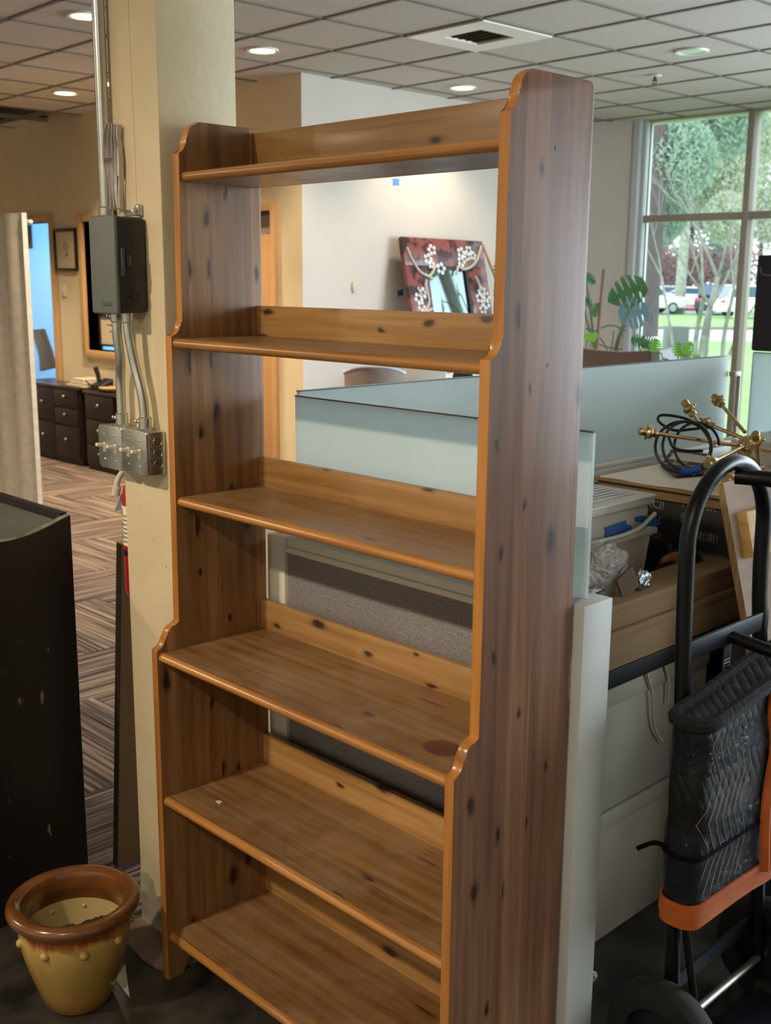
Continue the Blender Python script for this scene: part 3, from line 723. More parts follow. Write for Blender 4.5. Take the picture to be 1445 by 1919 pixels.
# ------------------------------------------------------------------ the pine bookcase
BW, BT, BH = .9326, .022, 2.0
DK, MD, LT = (120, 72, 32), (150, 94, 45), (170, 112, 58)
M_pside = pine('pine_upright', 'z', 'y', (104, 70, 50), (126, 87, 63), (143, 103, 77), stave_w=.062, knots=.5, rough=.45, seed=.4, kx=5.6, ky=12, coat=.0, spec=.15)
M_pside_lit = pine('pine_upright_lit', 'z', 'y', (116, 79, 46), (142, 101, 62), (160, 118, 76), stave_w=.058, knots=.5, rough=.4, seed=1.7, kx=5.8, ky=12, coat=.0, spec=.22)  # same wood as the right panel, coloured lighter for the stronger light here
M_pshelf = pine('pine_shelf', 'x', 'y', (104, 71, 40), (130, 92, 53), (147, 108, 66), stave_w=.075, knots=.52, rough=.3, seed=.9, dust=.3, kx=4.2, ky=12, coat=.12, spec=.4)
M_pback = pine('pine_back_rail', 'x', 'z', (138, 100, 56), (162, 120, 70), (178, 136, 86), stave_w=.3, knots=.5, rough=.4, seed=2.3, kx=5.8, ky=15)
M_pedge = pine('pine_lit_edge', 'x', 'z', (148, 96, 44), (176, 119, 57), (192, 137, 72), stave_w=.5, knots=.75, rough=.3, seed=3.1, kx=3, ky=14, coat=.4)  # edge pine lighter and more orange: the light it catches is in the colour
M_pedgez = pine('pine_lit_front', 'z', 'y', (144, 91, 38), (172, 113, 50), (188, 130, 64), stave_w=.5, knots=.75, rough=.3, seed=4.1, kx=3, ky=14, coat=.4)  # front edges of the sides, caught light painted in likewise
bk = thing('bookcase', 'tall open pine bookcase with scalloped sides and six shelves', 'bookcase', (BW/2, -.16, 0))
def ogee(y0, z0, y1, z1, lip=.004, both=True):
    """stepped curve from the upper inner corner to the lower outer corner; y runs forward (negative)"""
    dy, dz = y1-y0, z1-z0; P = []
    if both:
        ym, zm = y0+dy*.56, z0+dz*.52
        P += [(y0, z0)]
        for i in range(7):
            a = PI/2*i/6; P.append((y0+dy*.08+(ym-y0-dy*.08)*math.sin(a), z0+dz*.06+(zm-z0-dz*.06)*(1-math.cos(a))))
        P.append((ym+dy*.06, zm+dz*.03))
        ys, zs = ym+dy*.06, zm+dz*.06
    else:
        P += [(y0, z0), (y0+dy*.16, z0+dz*.02), (y0+dy*.16, z0+dz*.16)]
        ys, zs = y0+dy*.18, z0+dz*.18
    for i in range(8):
        a = PI/2*i/7; P.append((ys+(y1-ys)*(1-math.cos(a)), zs+(z1-zs)*math.sin(a)))
    return P
prof = [(0, .06), (0, 1.985), (-.004, 1.996), (-.014, 2.0)]
prof += ogee(-.165, 2.0, -.221, 1.931)
prof += ogee(-.221, 1.578, -.254, 1.545, both=False)
prof += ogee(-.254, .896, -.318, .839)
prof += [(-.318, 0), (-.272, 0)]
for i in range(1, 7):
    a = PI/2*i/6; prof.append((-.272+.032*(1-math.cos(a)), .046*math.sin(a)))
prof += [(-.06, .046)]
for i in range(1, 7):
    a = PI/2*i/6; prof.append((-.06+.032*math.sin(a), .046*math.cos(a)))
prof += [(0, 0)]
prof = [p for i, p in enumerate(prof) if i == 0 or (abs(p[0]-prof[i-1][0])+abs(p[1]-prof[i-1][1])) > 1e-5]
def side_panel(x0, x1, mt):
    q = B(); prism(q, prof, 'x', x0, x1, bev=.0018, seg=2)
    q.normal_update()
    for f in q.faces:
        if abs(f.normal.x) < .6 and f.calc_center_median().y < -.10: f.material_index = 1
    return obj('side_panel', q, [mt, M_pedgez], bk, ang=30)
side_panel(0, BT, M_pside_lit); side_panel(BW-BT, BW, M_pside)
SH = [1.8945, 1.541, 1.187, .832, .478, .125]; SD = [.214, .25, .25, .313, .313, .313]
for k, (z, d) in enumerate(zip(SH, SD)):
    q = B(); box(q, BT, BW-BT, -d+.011, -.0175, z-.022, z, bev=.0008, seg=1)
    sh = obj('shelf', q, M_pshelf, bk)
    q = B(); pr = [(-d+.0112, z), (-d+.0112, z-.022)]
    for i in range(9):
        a = -PI/2+PI*i/8; pr.append((-d+.011-.012*math.cos(a)*1.0, z-.011+.011*math.sin(a)))
    pr2 = [pr[0]]+[p for p in reversed(pr[2:])]+[pr[1]]
    pp = []
    for p in pr2:
        if not pp or abs(p[0]-pp[-1][0])+abs(p[1]-pp[-1][1]) > 4e-4: pp.append(p)
    prism(q, pp, 'x', BT+.001, BW-BT-.001); obj('nosing', q, M_pedge, sh)
    top = [1.990, 1.609, 1.255, .903, .553, .198][k]
    q = B(); box(q, BT, BW-BT, -.018, 0, z-.022, top, bev=.002); rl = obj('back_rail', q, M_pback, bk)
    if k == 0:
        q = B(); p = at(525, 285, y=-.018); cyl(q, (p.x, -.018, p.z), (p.x, -.0195, p.z), .004, 12); obj('wood_plug', q, M_pedge, rl)
    if k in (0, 1, 3):
        for x in (BW,):
            q = B(); cyl(q, (BW, -.1, z-.011), (BW+.0006, -.1, z-.011), .0035, 10); obj('screw_cap', q, mat('walnut_cap', (72, 44, 30), .5) if k == 0 else MATS['walnut_cap'], bk)
# oval water mark on the fourth shelf
q = B(); p = at(845, 1408, z=SH[3]+.0004); lathe(q, [(0, .0003), (.034, .0003), (.036, 0)], 28, Matrix.Translation((p.x-.02, p.y, SH[3]+.0001)) @ Matrix.Diagonal((1.1, .9, 1, 1)))
obj('ring_stain', q, mat('water_mark', (96, 56, 30), .3), bk)
M_scrap = mat('white_paper_scrap', (215, 210, 200), .8)
p = at(410, 1503, z=SH[4]); q = B(); prism(q, [(p.x-.008, p.y-.004), (p.x+.01, p.y-.006), (p.x+.007, p.y+.006), (p.x-.006, p.y+.005)], 'z', SH[4], SH[4]+.001)
single('paper_flake', 'tiny white paper flake on the fifth shelf of the bookcase', 'scrap', q, M_scrap)

# ------------------------------------------------------------------ pillar fittings
CX, CY = -.25, -.238
t = thing('steel_conduit', 'shiny steel conduit running up the pillar from the grey box to the ceiling', 'conduit', (CX, CY, 1.815))
q = B(); tube(q, [(CX, CY, 1.825), (CX, CY, CZ)], .0145, 16); obj('pipe', q, M_steel, t)
q = B(); cyl(q, (CX, CY, 1.808), (CX, CY, 1.83), .0185, 16, bev=.003); cyl(q, (CX, CY, 1.803), (CX, CY, 1.811), .022, 6); obj('connector', q, M_steel, t)
t = thing('conduit_strap', 'small steel conduit strap with a screw on top of the grey box', 'strap', (-.165, PY0, 1.81))
q = B(); box(q, -.20, -.128, PY0-.0025, PY0, 1.808, 1.822, bev=.001); box(q, -.14, -.122, PY0-.012, PY0, 1.806, 1.832, bev=.004); obj('strap_plate', q, M_steel, t)
q = B(); cyl(q, (-.131, PY0-.018, 1.82), (-.131, PY0-.011, 1.82), .005, 8); obj('screw', q, M_steel, t)
# grey electrical enclosure
M_enc = mat('grey_green_enclosure_face', (104, 108, 100), .5, bump=.03, bscale=200); M_encd = mat('charcoal_enclosure_body', (40, 42, 42), .5, bump=.04, bscale=200)
t = thing('disconnect_box', 'dark grey electrical disconnect box mounted on the cream pillar', 'electrical box', (-.163, -.262, 1.592))
q = B(); box(q, -.215, -.11, -.302, PY0-.001, 1.592, 1.803, bev=.011, seg=3); obj('housing', q, M_encd, t)
q = B(); box(q, -.217, -.1095, -.306, -.294, 1.590, 1.805, bev=.005, seg=3); cv = obj('cover', q, M_enc, t)
q = B(); box(q, -.168, -.128, -.3068, -.3055, 1.607, 1.618, bev=.0006); obj('name_plate', q, mat('embossed_grey', (78, 82, 78), .5), cv)
q = B(); box(q, -.112, -.104, -.291, -.283, 1.672, 1.735, bev=.0015); box(q, -.107, -.1015, -.2895, -.2845, 1.69, 1.705, bev=.001); box(q, -.112, -.106, -.277, -.265, 1.695, 1.72, bev=.002); obj('latch', q, mat('dull_latch_steel', (84, 88, 88), .4, metal=.5), t)
q = B(); p = at(254, 556, x=-.11); M_ = Matrix.Translation((-.111, p.y, p.z)) @ Matrix.Rotation(PI/2, 4, 'Y'); lathe(q, [(.0, .006), (.006, .006), (.0065, .0035), (.0095, .0035), (.011, .004), (.0115, .001), (.0115, 0)], 24, M_); obj('knockout_plug', q, M_encd, t)
# lower conduits
def conduit(label, pts, r):
    t = thing('bent_conduit', label, 'conduit', pts[-1])
    q = B(); tube(q, pts, r, 14, smooth_n=6); obj('pipe', q, M_steel, t)
    a = Vector(pts[-1]); b = Vector(pts[0])
    for c, s in ((a, 1), (b, -1)):
        q = B(); cyl(q, c+Vector((0, 0, -.003 if s > 0 else -.026)), c+Vector((0, 0, .026 if s > 0 else .003)), r+.0035, 14, bev=.002)
        cyl(q, c+Vector((0, 0, -.006 if s > 0 else -.003)), c+Vector((0, 0, .001 if s > 0 else .004)), r+.008, 6); k = obj('connector', q, M_steel, t)
        q = B(); z = c.z+(.014 if s > 0 else -.014); cyl(q, (c.x-r-.001, c.y-.004, z), (c.x-r-.014, c.y-.006, z), .003, 8); cyl(q, (c.x-r-.012, c.y-.006, z), (c.x-r-.016, c.y-.006, z), .005, 8); obj('set_screw', q, M_steel, k)
conduit('left bent steel conduit linking the grey box to the switch box', [(-.185, -.262, 1.596), (-.185, -.262, 1.54), (-.187, -.255, 1.48), (-.2, -.25, 1.43), (-.2, -.25, 1.332)], .0112)
conduit('right bent steel conduit curving from the grey box down to the switch box', [(-.138, -.262, 1.596), (-.137, -.262, 1.55), (-.128, -.255, 1.48), (-.106, -.25, 1.40), (-.10, -.25, 1.332)], .0112)
# switch box
t = thing('switch_box', 'galvanised four-gang switch box with ivory toggles on the pillar', 'switch box', (-.165, -.247, 1.224))
q = B(); box(q, -.268, -.061, -.268, PY0-.001, 1.226, 1.326, bev=.003); hb = obj('housing', q, M_steel, t)
pl = []
for (x0, x1) in ((-.27, -.166), (-.164, -.060)):
    q = B(); c = .009; pr = [(x0+c, 1.2245), (x1-c, 1.2245), (x1, 1.2245+c), (x1, 1.3275-c), (x1-c, 1.3275), (x0+c, 1.3275), (x0, 1.3275-c), (x0, 1.2245+c)]
    prism(q, pr, 'y', -.2745, -.268, bev=.0022, seg=2); cp = obj('cover_plate', q, M_steel, t); pl.append(cp)
    xm = (x0+x1)/2
    for dx, dz in ((-.046, .046), (.046, -.046), (.046, .046), (-.046, -.046)):
        q = B(); ball(q, (xm+dx, -.2705, 1.276+dz), .005, seg=8, ring=6, sc=(1, .6, 1)); obj('corner_screw', q, M_steel, cp)
    for dx in (-.024, .024):
        for dz in (.03, -.03):
            q = B(); ball(q, (xm+dx, -.2748, 1.276+dz), .0032, seg=8, ring=6, sc=(1, .5, 1)); obj('device_screw', q, M_steel, cp)
M_ivory = mat('ivory_toggle', (232, 222, 196), .4)
for k, x in enumerate((-.242, -.194, -.136, -.088)):
    q = B(); T = Matrix.Translation((x, -.2745, 1.279)) @ Matrix.Rotation(R(-8), 4, 'X')
    box(q, -.0045, .0045, -.0225, 0, -.0035, .0045, bev=.0015, M=T); box(q, x-.0052, x+.0052, -.2765, -.2745, 1.264, 1.286, bev=.0008); obj('toggle', q, M_ivory, pl[k//2])
for dz in (1.251, 1.277, 1.303):
    q = B(); M_ = Matrix.Translation((-.061, -.243, dz)) @ Matrix.Rotation(PI/2, 4, 'Y'); lathe(q, [(0, .0004), (.0095, .0004), (.0105, .0016), (.012, .0016), (.0125, 0)], 24, M_); obj('knockout', q, M_steel, hb)
for dz in (1.262, 1.288):
    q = B(); M_ = Matrix.Translation((-.061, -.262, dz)) @ Matrix.Rotation(PI/2, 4, 'Y'); lathe(q, [(0, .0005), (.0018, .0005), (.0018, 0)], 10, M_); obj('screw_hole', q, M_black, hb)
# folded papers behind the conduit
M_news = mat('newsprint', (214, 206, 196), .85, c2=(190, 180, 172), scale=30)
t = thing('folded_papers', 'bundle of folded newspaper tucked between the conduit and the pillar', 'papers', (-.2, -.235, 1.823))
for k in range(5):
    q = B(); g = []
    x0 = -.226+k*.008
    for i in range(9):
        z = 1.823+i*.023; w = .004*math.sin(i*.9+k)+(.006 if i == 8 else 0)
        g.append([(x0+w-(0.012 if (k < 2 and i < 4) else 0)*(1-i/4 if i < 4 else 0)*-1, PY0-.004, z), (x0+w*.6+.004, PY0-.018, z), (x0+w*1.4+.002, PY0-.034+.004*k, z+.001*k)])
    sheet(q, g, .0012); sh = obj('paper_sheet', q, M_news, t)
bm = B()
for s, z in (('EST', 1.925),):
    b2 = text_bm(s, .014, frame3((-.222, PY0-.0365, z), (.6, .35, 0), (0, 0, 1)), .0003); me = bpy.data.meshes.new('t'); b2.to_mesh(me); bm.from_mesh(me); b2.free(); bpy.data.meshes.remove(me)
obj('newsprint_lettering', bm, M_black, t, smooth=False)
# fire extinguisher on the hidden face of the pillar
M_red = mat('red_enamel', (176, 20, 30), .3, coat=.4); EX, EY = -.318, -.125
t = thing('fire_extinguisher', 'red fire extinguisher hung on the back side of the pillar', 'extinguisher', (EX, EY, .862))
q = B(); lathe(q, [(0, .862), (.046, .862), (.053, .87), (.055, .885), (.055, 1.125), (.05, 1.15), (.03, 1.165), (.016, 1.17), (.016, 1.19), (0, 1.19)], 32, Matrix.Translation((EX, EY, 0))); cy = obj('cylinder', q, M_red, t)
M_lab = mat('white_label', (232, 228, 214), .6); M_yel = mat('yellow_label', (226, 200, 60), .6)
def band(a0, a1, z0, z1, r, mt, name, par):
    q = B(); g = [[(EX+r*math.cos(a0+(a1-a0)*i/14), EY+r*math.sin(a0+(a1-a0)*i/14), z) for z in (z0, z1)] for i in range(15)]; sheet(q, g, .0004); return obj(name, q, mt, par)
lb = band(R(178), R(330), 1.002, 1.105, .0556, M_lab, 'label', cy); band(R(220), R(256), 1.002, 1.10, .0562, M_yel, 'yellow_panel', cy)
for k, z in enumerate((1.025, 1.055, 1.085)): band(R(238), R(252), z-.005, z+.005, .0566, M_black, 'label_symbol', cy)
for k in range(7): band(R(259), R(290), 1.012+k*.011, 1.016+k*.011, .0566, mat('label_ink', (120, 120, 116), .7) if k == 0 else MATS['label_ink'], 'label_line', cy)
band(0, 2*PI, .975, .99, .0565, M_black, 'strap_band', t)
q = B(); box(q, EX+.05, PX0, EY-.02, EY+.02, .93, 1.10); obj('wall_bracket', q, M_black, t)
q = B(); tube(q, [(EX, EY, 1.195), (EX-.02, EY-.03, 1.20), (EX-.035, EY-.05, 1.17), (EX-.045, EY-.052, 1.135)], .008, 10, smooth_n=5); cyl(q, (EX-.04, EY-.052, 1.15), (EX-.046, EY-.053, 1.128), .011, 12); obj('hose_nozzle', q, mat('milky_plastic', (206, 204, 190), .3), t)
q = B(); box(q, EX-.02, EX+.06, EY-.012, EY+.012, 1.19, 1.205, bev=.003); box(q, EX-.02, EX+.07, EY-.012, EY+.012, 1.215, 1.228, bev=.003); obj('lever', q, M_black, t)
p = at(222, 944, y=-.16); q = B(); prism(q, [(p.x+.02, p.z+.03), (p.x+.035, p.z+.03), (p.x+.03, p.z-.012), (p.x-.02, p.z-.022)], 'y', -.161, -.159); obj('inspection_tag', q, mat('slate_blue_tag', (108, 122, 138), .7), t)
# brown board leaning behind the pillar
M_brown = mat('brown_laminate', (142, 114, 80), .5, c2=(126, 100, 70), scale=3); 
t = thing('leaning_board', 'plain brown laminate board leaning upright behind the pillar', 'board', (-.52, .12, 0))
T = Matrix.Translation((-.545, -.13, 0)) @ Matrix.Rotation(R(5.6), 4, 'Y')
q = B(); box(q, 0, .022, 0, .5, .003, .985, M=T); bd = obj('panel', q, M_brown, t, smooth=False)
q = B(); box(q, -.001, .023, -.0015, .0, .003, .986, M=T); obj('edge_band', q, mat('dark_edge_band', (50, 38, 28), .5), t, smooth=False)
q = B(); p = T @ Vector((.024, .10, .66)); ball(q, p, .01, seg=10, ring=6); box(q, p.x-.003, p.x+.006, p.y-.006, p.y+.006, p.z, p.z+.03); obj('bracket', q, M_black, t)

# ------------------------------------------------------------------ dark cabinet at the left
def chip_mat():
    m = mat('black_brown_lacquer', (13, 10, 9), .42, c2=(20, 15, 12), scale=5); nt = m.node_tree; p = nt.nodes['Principled BSDF']
    tc = N(nt, 'ShaderNodeTexCoord'); mp = N(nt, 'ShaderNodeMapping'); mp.inputs['Scale'].default_value = (30, 30, 11); nt.links.new(tc.outputs['Object'], mp.inputs[0])
    vo = N(nt, 'ShaderNodeTexNoise'); vo.inputs['Scale'].default_value = 1.0; vo.inputs['Detail'].default_value = 4; nt.links.new(mp.outputs[0], vo.inputs['Vector'])
    rp = N(nt, 'ShaderNodeValToRGB'); rp.color_ramp.elements[0].position = .69; rp.color_ramp.elements[1].position = .72; nt.links.new(vo.outputs['Fac'], rp.inputs[0])
    src = p.inputs['Base Color'].links[0].from_socket
    nt.links.new(mix_n(nt, rp.outputs['Color'], src, C4((118, 92, 58))), p.inputs['Base Color']); return m
M_chipk = chip_mat()
XS, YB = -.47, -.25
t = thing('dark_cabinet', 'black-brown lacquered cabinet with a curved grey top at the left edge', 'cabinet', (-.8, -.55, 0))
def topz(y):
    s = min(1, max(0, (YB-.01-y)/.17)); return 1.068-.04*math.sin(s*PI/2)
ys = [YB-.006-i*.018 for i in range(12)]+[-.52, -.62, -.72, -.85]
pr = [(YB, 0), (YB, 1.068)]+[(y, topz(y)) for y in ys]+[(-.85, 0)]
q = B(); prism(q, pr, 'x', XS-.02, XS, bev=.001); obj('side_panel', q, M_chipk, t)
q = B(); prism(q, [(YB-.001, .96)]+[(YB-.001, 1.06)]+[(y, topz(y)-.012) for y in ys]+[(-.85, .96)], 'x', -1.2, XS-.02); 
obj('curved_top', q, mat('grey_green_laminate', (104, 104, 92), .3, c2=(84, 86, 78), scale=5, contrast=.7), t)
q = B(); box(q, -1.2, XS-.02, YB-.02, YB, 0, 1.074); obj('back_panel', q, M_chipk, t, smooth=False)
q = B(); box(q, -1.2, XS-.02, -.84, -.82, 0, .96); obj('front_panel', q, M_chipk, t, smooth=False)
q = B(); g = [[(XS-.021, y, topz(y)+.0012), (XS-.010, y, topz(y)+.0016), (XS+.0006, y, topz(y)+.0008)] for y in [YB]+ys]; sheet(q, g, .0012); obj('worn_edge', q, mat('worn_edge_strip', (156, 146, 130), .4, c2=(90, 80, 68), scale=20), t)

# ------------------------------------------------------------------ glazed pot
t = thing('glazed_pot', 'glazed ceramic plant pot with brown rim and mustard body on the floor', 'plant pot', (-.075, -.505, 0))
def pot_mat():
    m = mat('mustard_glaze', (164, 128, 54), .22, coat=.5); nt = m.node_tree; p = nt.nodes['Principled BSDF']
    tc = N(nt, 'ShaderNodeTexCoord'); sp = N(nt, 'ShaderNodeSeparateXYZ'); nt.links.new(tc.outputs['Object'], sp.inputs[0])
    mp = N(nt, 'ShaderNodeMapping'); mp.inputs['Scale'].default_value = (42, 42, 10); nt.links.new(tc.outputs['Object'], mp.inputs[0])
    nz = N(nt, 'ShaderNodeTexNoise'); nz.inputs['Scale'].default_value = 1.0; nz.inputs['Detail'].default_value = 4; nt.links.new(mp.outputs[0], nz.inputs['Vector'])
    z = math_n(nt, 'ADD', sp.outputs[2], math_n(nt, 'MULTIPLY', math_n(nt, 'SUBTRACT', nz.outputs['Fac'], .5), .06))
    rp = N(nt, 'ShaderNodeValToRGB'); e = rp.color_ramp.elements; nt.links.new(math_n(nt, 'MULTIPLY', z, 3.4), rp.inputs[0])
    e[0].position = .0; e[0].color = C4((146, 100, 42)); e[1].position = 1.0; e[1].color = C4((122, 64, 24))
    for pos, c in ((.12, (160, 118, 48)), (.34, (160, 130, 56)), (.52, (176, 144, 74)), (.66, (184, 150, 82)), (.715, (150, 80, 30)), (.78, (112, 52, 20)), (.88, (128, 70, 28))):
        k = e.new(pos); k.color = C4(c)
    nt.links.new(rp.outputs[0], p.inputs['Base Color']); return m
M_pot = pot_mat(); M_rim = mat('brown_rim_glaze', (98, 58, 28), .22, c2=(122, 76, 36), scale=12, coat=.5); M_inn = mat('cream_inner_glaze', (196, 172, 118), .35)
SEG = 48
q = B(); lathe(q, [(0, 0), (.072, 0), (.078, .006), (.092, .045), (.108, .095), (.12, .14), (.127, .175), (.1275, .2), (.124, .222), (.126, .232)], SEG); b_ = obj('body', q, M_pot, t, local=True)
q = B(); rim = [(.126, .23)]
for i in range(13):
    a = -PI/2+PI*1.25*i/12; rim.append((.136+.0165*math.cos(a), .248+.0165*math.sin(a)*.95))
rim += [(.118, .257), (.113, .245), (.111, .22)]
lathe(q, rim, SEG); obj('rim', q, M_rim, t, local=True)
q = B(); lathe(q, [(.111, .22), (.113, .205), (.114, .19)], SEG); obj('inner_band', q, M_rim, t, local=True)
q = B(); lathe(q, [(.114, .19), (.112, .16), (.104, .11), (.095, .07), (0, .062)], SEG); inn = obj('inner_wall', q, M_inn, t, local=True)
for k in range(9):
    a = 2*PI*k/9+.35; q = B(); ball(q, (.1255*math.cos(a), .1255*math.sin(a), .185), .0115, seg=12, ring=8); obj('boss', q, M_pot, t, local=True)
    q = B(); ball(q, (.1125*math.cos(a), .1125*math.sin(a), .17), .005, seg=10, ring=6); obj('inner_boss', q, M_inn, inn, local=True)
q = B(); n = 22
g = []
for i in range(n+1):
    row = []
    for j in range(n+1):
        x, y = -1+2*i/n, -1+2*j/n; k = max(abs(x), abs(y)); l = math.hypot(x, y); s = (k/l if l > 1e-6 else 1)
        x, y = x*s*.1085, y*s*.1085
        front = (x*.97-y*.25)/.11
        row.append((x, y, .095+.11*max(0, min(1, (front+.5)/.7))+random.uniform(-.005, .005)))
    g.append(row)
sheet(q, g, 0); o = obj('potting_soil', q, mat('dark_soil', (34, 26, 20), .95, c2=(66, 54, 42), scale=120, bump=.6, bscale=180), t, local=True); o['kind'] = 'stuff'
# white paper corner under the pot
q = B(); P = [at(x, y, z=0) for x, y in ((218, 1835), (235, 1808), (243, 1870))]; prism(q, [(p.x, p.y) for p in P]+[(P[0].x-.03, P[0].y+.0)], 'z', .0005, .0015)
single('paper_scrap', 'white paper corner lying on the black floor beside the pot', 'paper', q, mat('white_paper', (225, 224, 216), .7))

# ------------------------------------------------------------------ cubicle partitions
M_beige = mat('beige_partition_metal', (222, 217, 203), .5); M_endw = mat('white_partition_end', (204, 206, 202), .5, bump=.03, bscale=120)
def fabric_mat():
    m = mat('grey_tweed_fabric', (150, 144, 142), .95, c2=(104, 100, 100), scale=1, sheen=.2); nt = m.node_tree
    for n in nt.nodes:
        if n.type == 'MAPPING': n.inputs['Scale'].default_value = (330, 330, 190)
        if n.type == 'TEX_NOISE': n.inputs['Scale'].default_value = 1.0; n.inputs['Detail'].default_value = 3
    return m
M_fab = fabric_mat()
M_frost = frosted('frosted_pale_blue_glass', (222, 234, 234), .45, .3); M_gedge = mat('glass_polished_edge', (70, 86, 88), .2); M_gedgel = mat('glass_bright_edge', (210, 226, 214), .2)
def glass(par, x0, x1, y0, y1, z0, z1, top=True):
    q = B(); box(q, x0, x1, y0, y1, z0, z1-.002, bev=.001, seg=1); g = obj('glass_panel', q, M_frost, par, smooth=False)
    q = B(); box(q, x0-.0006, x1+.0006, y0-.0006, y1+.0006, z1-.002, z1+.001); obj('top_edge', q, M_gedge, g, smooth=False)
    return g
t = thing('cubicle_partition', 'beige-framed grey fabric partition with frosted glass directly behind the bookcase', 'partition', (.44, .06, 0))
q = B(); box(q, -.05, .066, .022, .1, 0, 1.058, bev=.003); obj('corner_post', q, M_beige, t)
q = B(); box(q, .068, .90, .03, .092, 0.05, 1.022, bev=.002); obj('fabric_panel', q, M_fab, t)
q = B(); box(q, .067, .90, .024, .098, 1.022, 1.036, bev=.002); box(q, .067, .90, .029, .093, 1.0362, 1.0575, bev=.002); obj('top_rail', q, M_beige, t)
q = B(); box(q, .067, .90, .024, .098, 0, .05, bev=.002); obj('bottom_rail', q, M_beige, t)
q = B(); box(q, .902, .952, .012, .104, 0, 1.082, bev=.003); ec = obj('end_cap', q, M_endw, t)
for z in (1.03, 1.055):
    q = B(); box(q, .905, .916, .010, .0125, z, z+.013); obj('hinge_slot', q, M_beige, ec)
glass(t, .07, .922, .056, .066, 1.058, 1.40)
t = thing('glass_partition', 'long low partition topped with frosted blue glass running toward the window', 'partition', (.01, 1.15, 0))
q = B(); box(q, -.03, .05, .105, 2.2, .05, 1.03, bev=.002); obj('fabric_panel', q, M_fab, t)
q = B(); box(q, -.034, .054, .105, 2.2, 1.03, 1.072, bev=.003); box(q, -.03, .05, .105, 2.2, 1.0725, 1.088, bev=.003); obj('top_rail', q, M_beige, t)
q = B(); box(q, -.03, .05, .105, 2.2, 0, .05); obj('bottom_rail', q, M_beige, t)
glass(t, .014, .024, .108, 2.19, 1.089, 1.404)
t = thing('glass_partition', 'frosted glass partition with a bright edge at the far right of the cubicle', 'partition', (.8, 2.26, 0))
q = B(); box(q, .10, 1.5, 2.22, 2.30, .05, 1.03, bev=.002); obj('fabric_panel', q, M_fab, t)
q = B(); box(q, .10, 1.5, 2.216, 2.304, 1.03, 1.088, bev=.003); obj('top_rail', q, M_beige, t)
q = B(); box(q, .10, 1.5, 2.22, 2.30, 0, .05); obj('bottom_rail', q, M_beige, t)
g = glass(t, .085, 1.45, 2.255, 2.265, 1.089, 1.417)
q = B(); box(q, .082, .0850, 2.2545, 2.2655, 1.089, 1.416); obj('bright_edge', q, M_gedgel, g, smooth=False)
t = thing('partition_post', 'slim grey corner post joining the two frosted glass partitions', 'post', (.03, 2.26, 0))
q = B(); box(q, .0, .06, 2.225, 2.295, 0, 1.09, bev=.004); obj('post', q, M_beige, t)
q = B(); box(q, .018, .042, 2.205, 2.255, 1.325, 1.345, bev=.003); obj('clamp', q, M_mull, t)
q = B(); cyl(q, (.03, 2.26, 1.09), (.03, 2.26, 1.34), .008, 10); obj('clamp_rod', q, M_mull, t)

# ------------------------------------------------------------------ desk and clutter
M_bdesk = mat('black_desk_laminate', (14, 14, 15), .6, spec=.2)
t = thing('black_desk', 'black desk top inside the cubicle carrying the boxes', 'desk', (.36, 1.1, 0))
q = B(); box(q, .055, .662, .11, 2.1, .698, .746, bev=.003); obj('desk_top', q, M_bdesk, t)
for y in (.13, 2.05):
    q = B(); box(q, .08, .18, y-.015, y+.015, 0, .698); obj('desk_leg', q, M_bdesk, t, smooth=False)
q = B(); box(q, .06, .08, .12, 2.08, .3, .698); obj('modesty_panel', q, M_bdesk, t, smooth=False)
M_carton = mat('off_white_carton', (158, 148, 132), .75, c2=(146, 136, 120), scale=4, bump=.06, bscale=30); M_cline = mat('carton_fold_shadow', (120, 110, 96), .8)
M_string = mat('cream_string', (206, 192, 160), .9)
def carton(label, z0, z1, y0, y1, lip):
    t = thing('storage_carton', label, 'carton', (.42, (y0+y1)/2, z0), group='off-white cartons under the desk')
    q = B(); box(q, .20, .648, y0, y1, z0+.001, z1-lip, bev=.004); obj('carton_body', q, M_carton, t)
    q = B(); box(q, .196, .653, y0-.004, y1+.004, z1-lip-.008, z1-.001, bev=.004); l = obj('lid', q, M_carton, t)
    return t
carton('lower off-white carton on the floor under the desk', 0, .362, .16, 1.04, .04)
carton('upper off-white carton stacked under the black desk edge', .363, .697, .15, 1.04, .045)
for nm, us in (('white string hanging down the left of the upper carton', ((1212, 1262), (1222, 1300), (1224, 1345), (1230, 1372), (1242, 1390))), ('white string hanging down beside the hand truck tube', ((1246, 1246), (1252, 1270), (1253, 1300), (1251, 1320)))):
    q = B(); tube(q, [at(u, v, x=.658) for u, v in us], .0028, 6, smooth_n=5); single('hanging_string', nm, 'string', q, M_string)
M_card = mat('brown_cardboard', (152, 120, 82), .85, c2=(140, 110, 74), scale=6, bump=.05, bscale=60); M_cardd = mat('cardboard_edge', (112, 86, 58), .9)
def longbox(label, x0, x1, y0, y1, z0, z1):
    t = thing('long_box', label, 'box', ((x0+x1)/2, (y0+y1)/2, z0), group='long cardboard boxes on the desk')
    q = B(); box(q, x0, x1, y0, y1, z0, z1, bev=.003); b = obj('box_body', q, M_card, t)
    q = B(); box(q, x0+.004, x1+.002, y0+.002, y1-.002, z1-.02, z1+.001, bev=.001); obj('top_flap', q, M_card, b)
    return t
longbox('lower long cardboard box along the desk edge', .50, .662, .13, 1.21, .747, .842)
t = longbox('upper long cardboard box with a small printed mark on top', .535, .655, .13, 1.19, .8445, .907)
p = at(1200, 1101, z=.909); q = B()
for k in range(4): box(q, p.x-.018+k*.009, p.x-.013+k*.009, p.y-.03, p.y+.03, .9083, .9087)
obj('printed_mark', q, mat('grey_print', (96, 76, 54), .8), t, smooth=False)
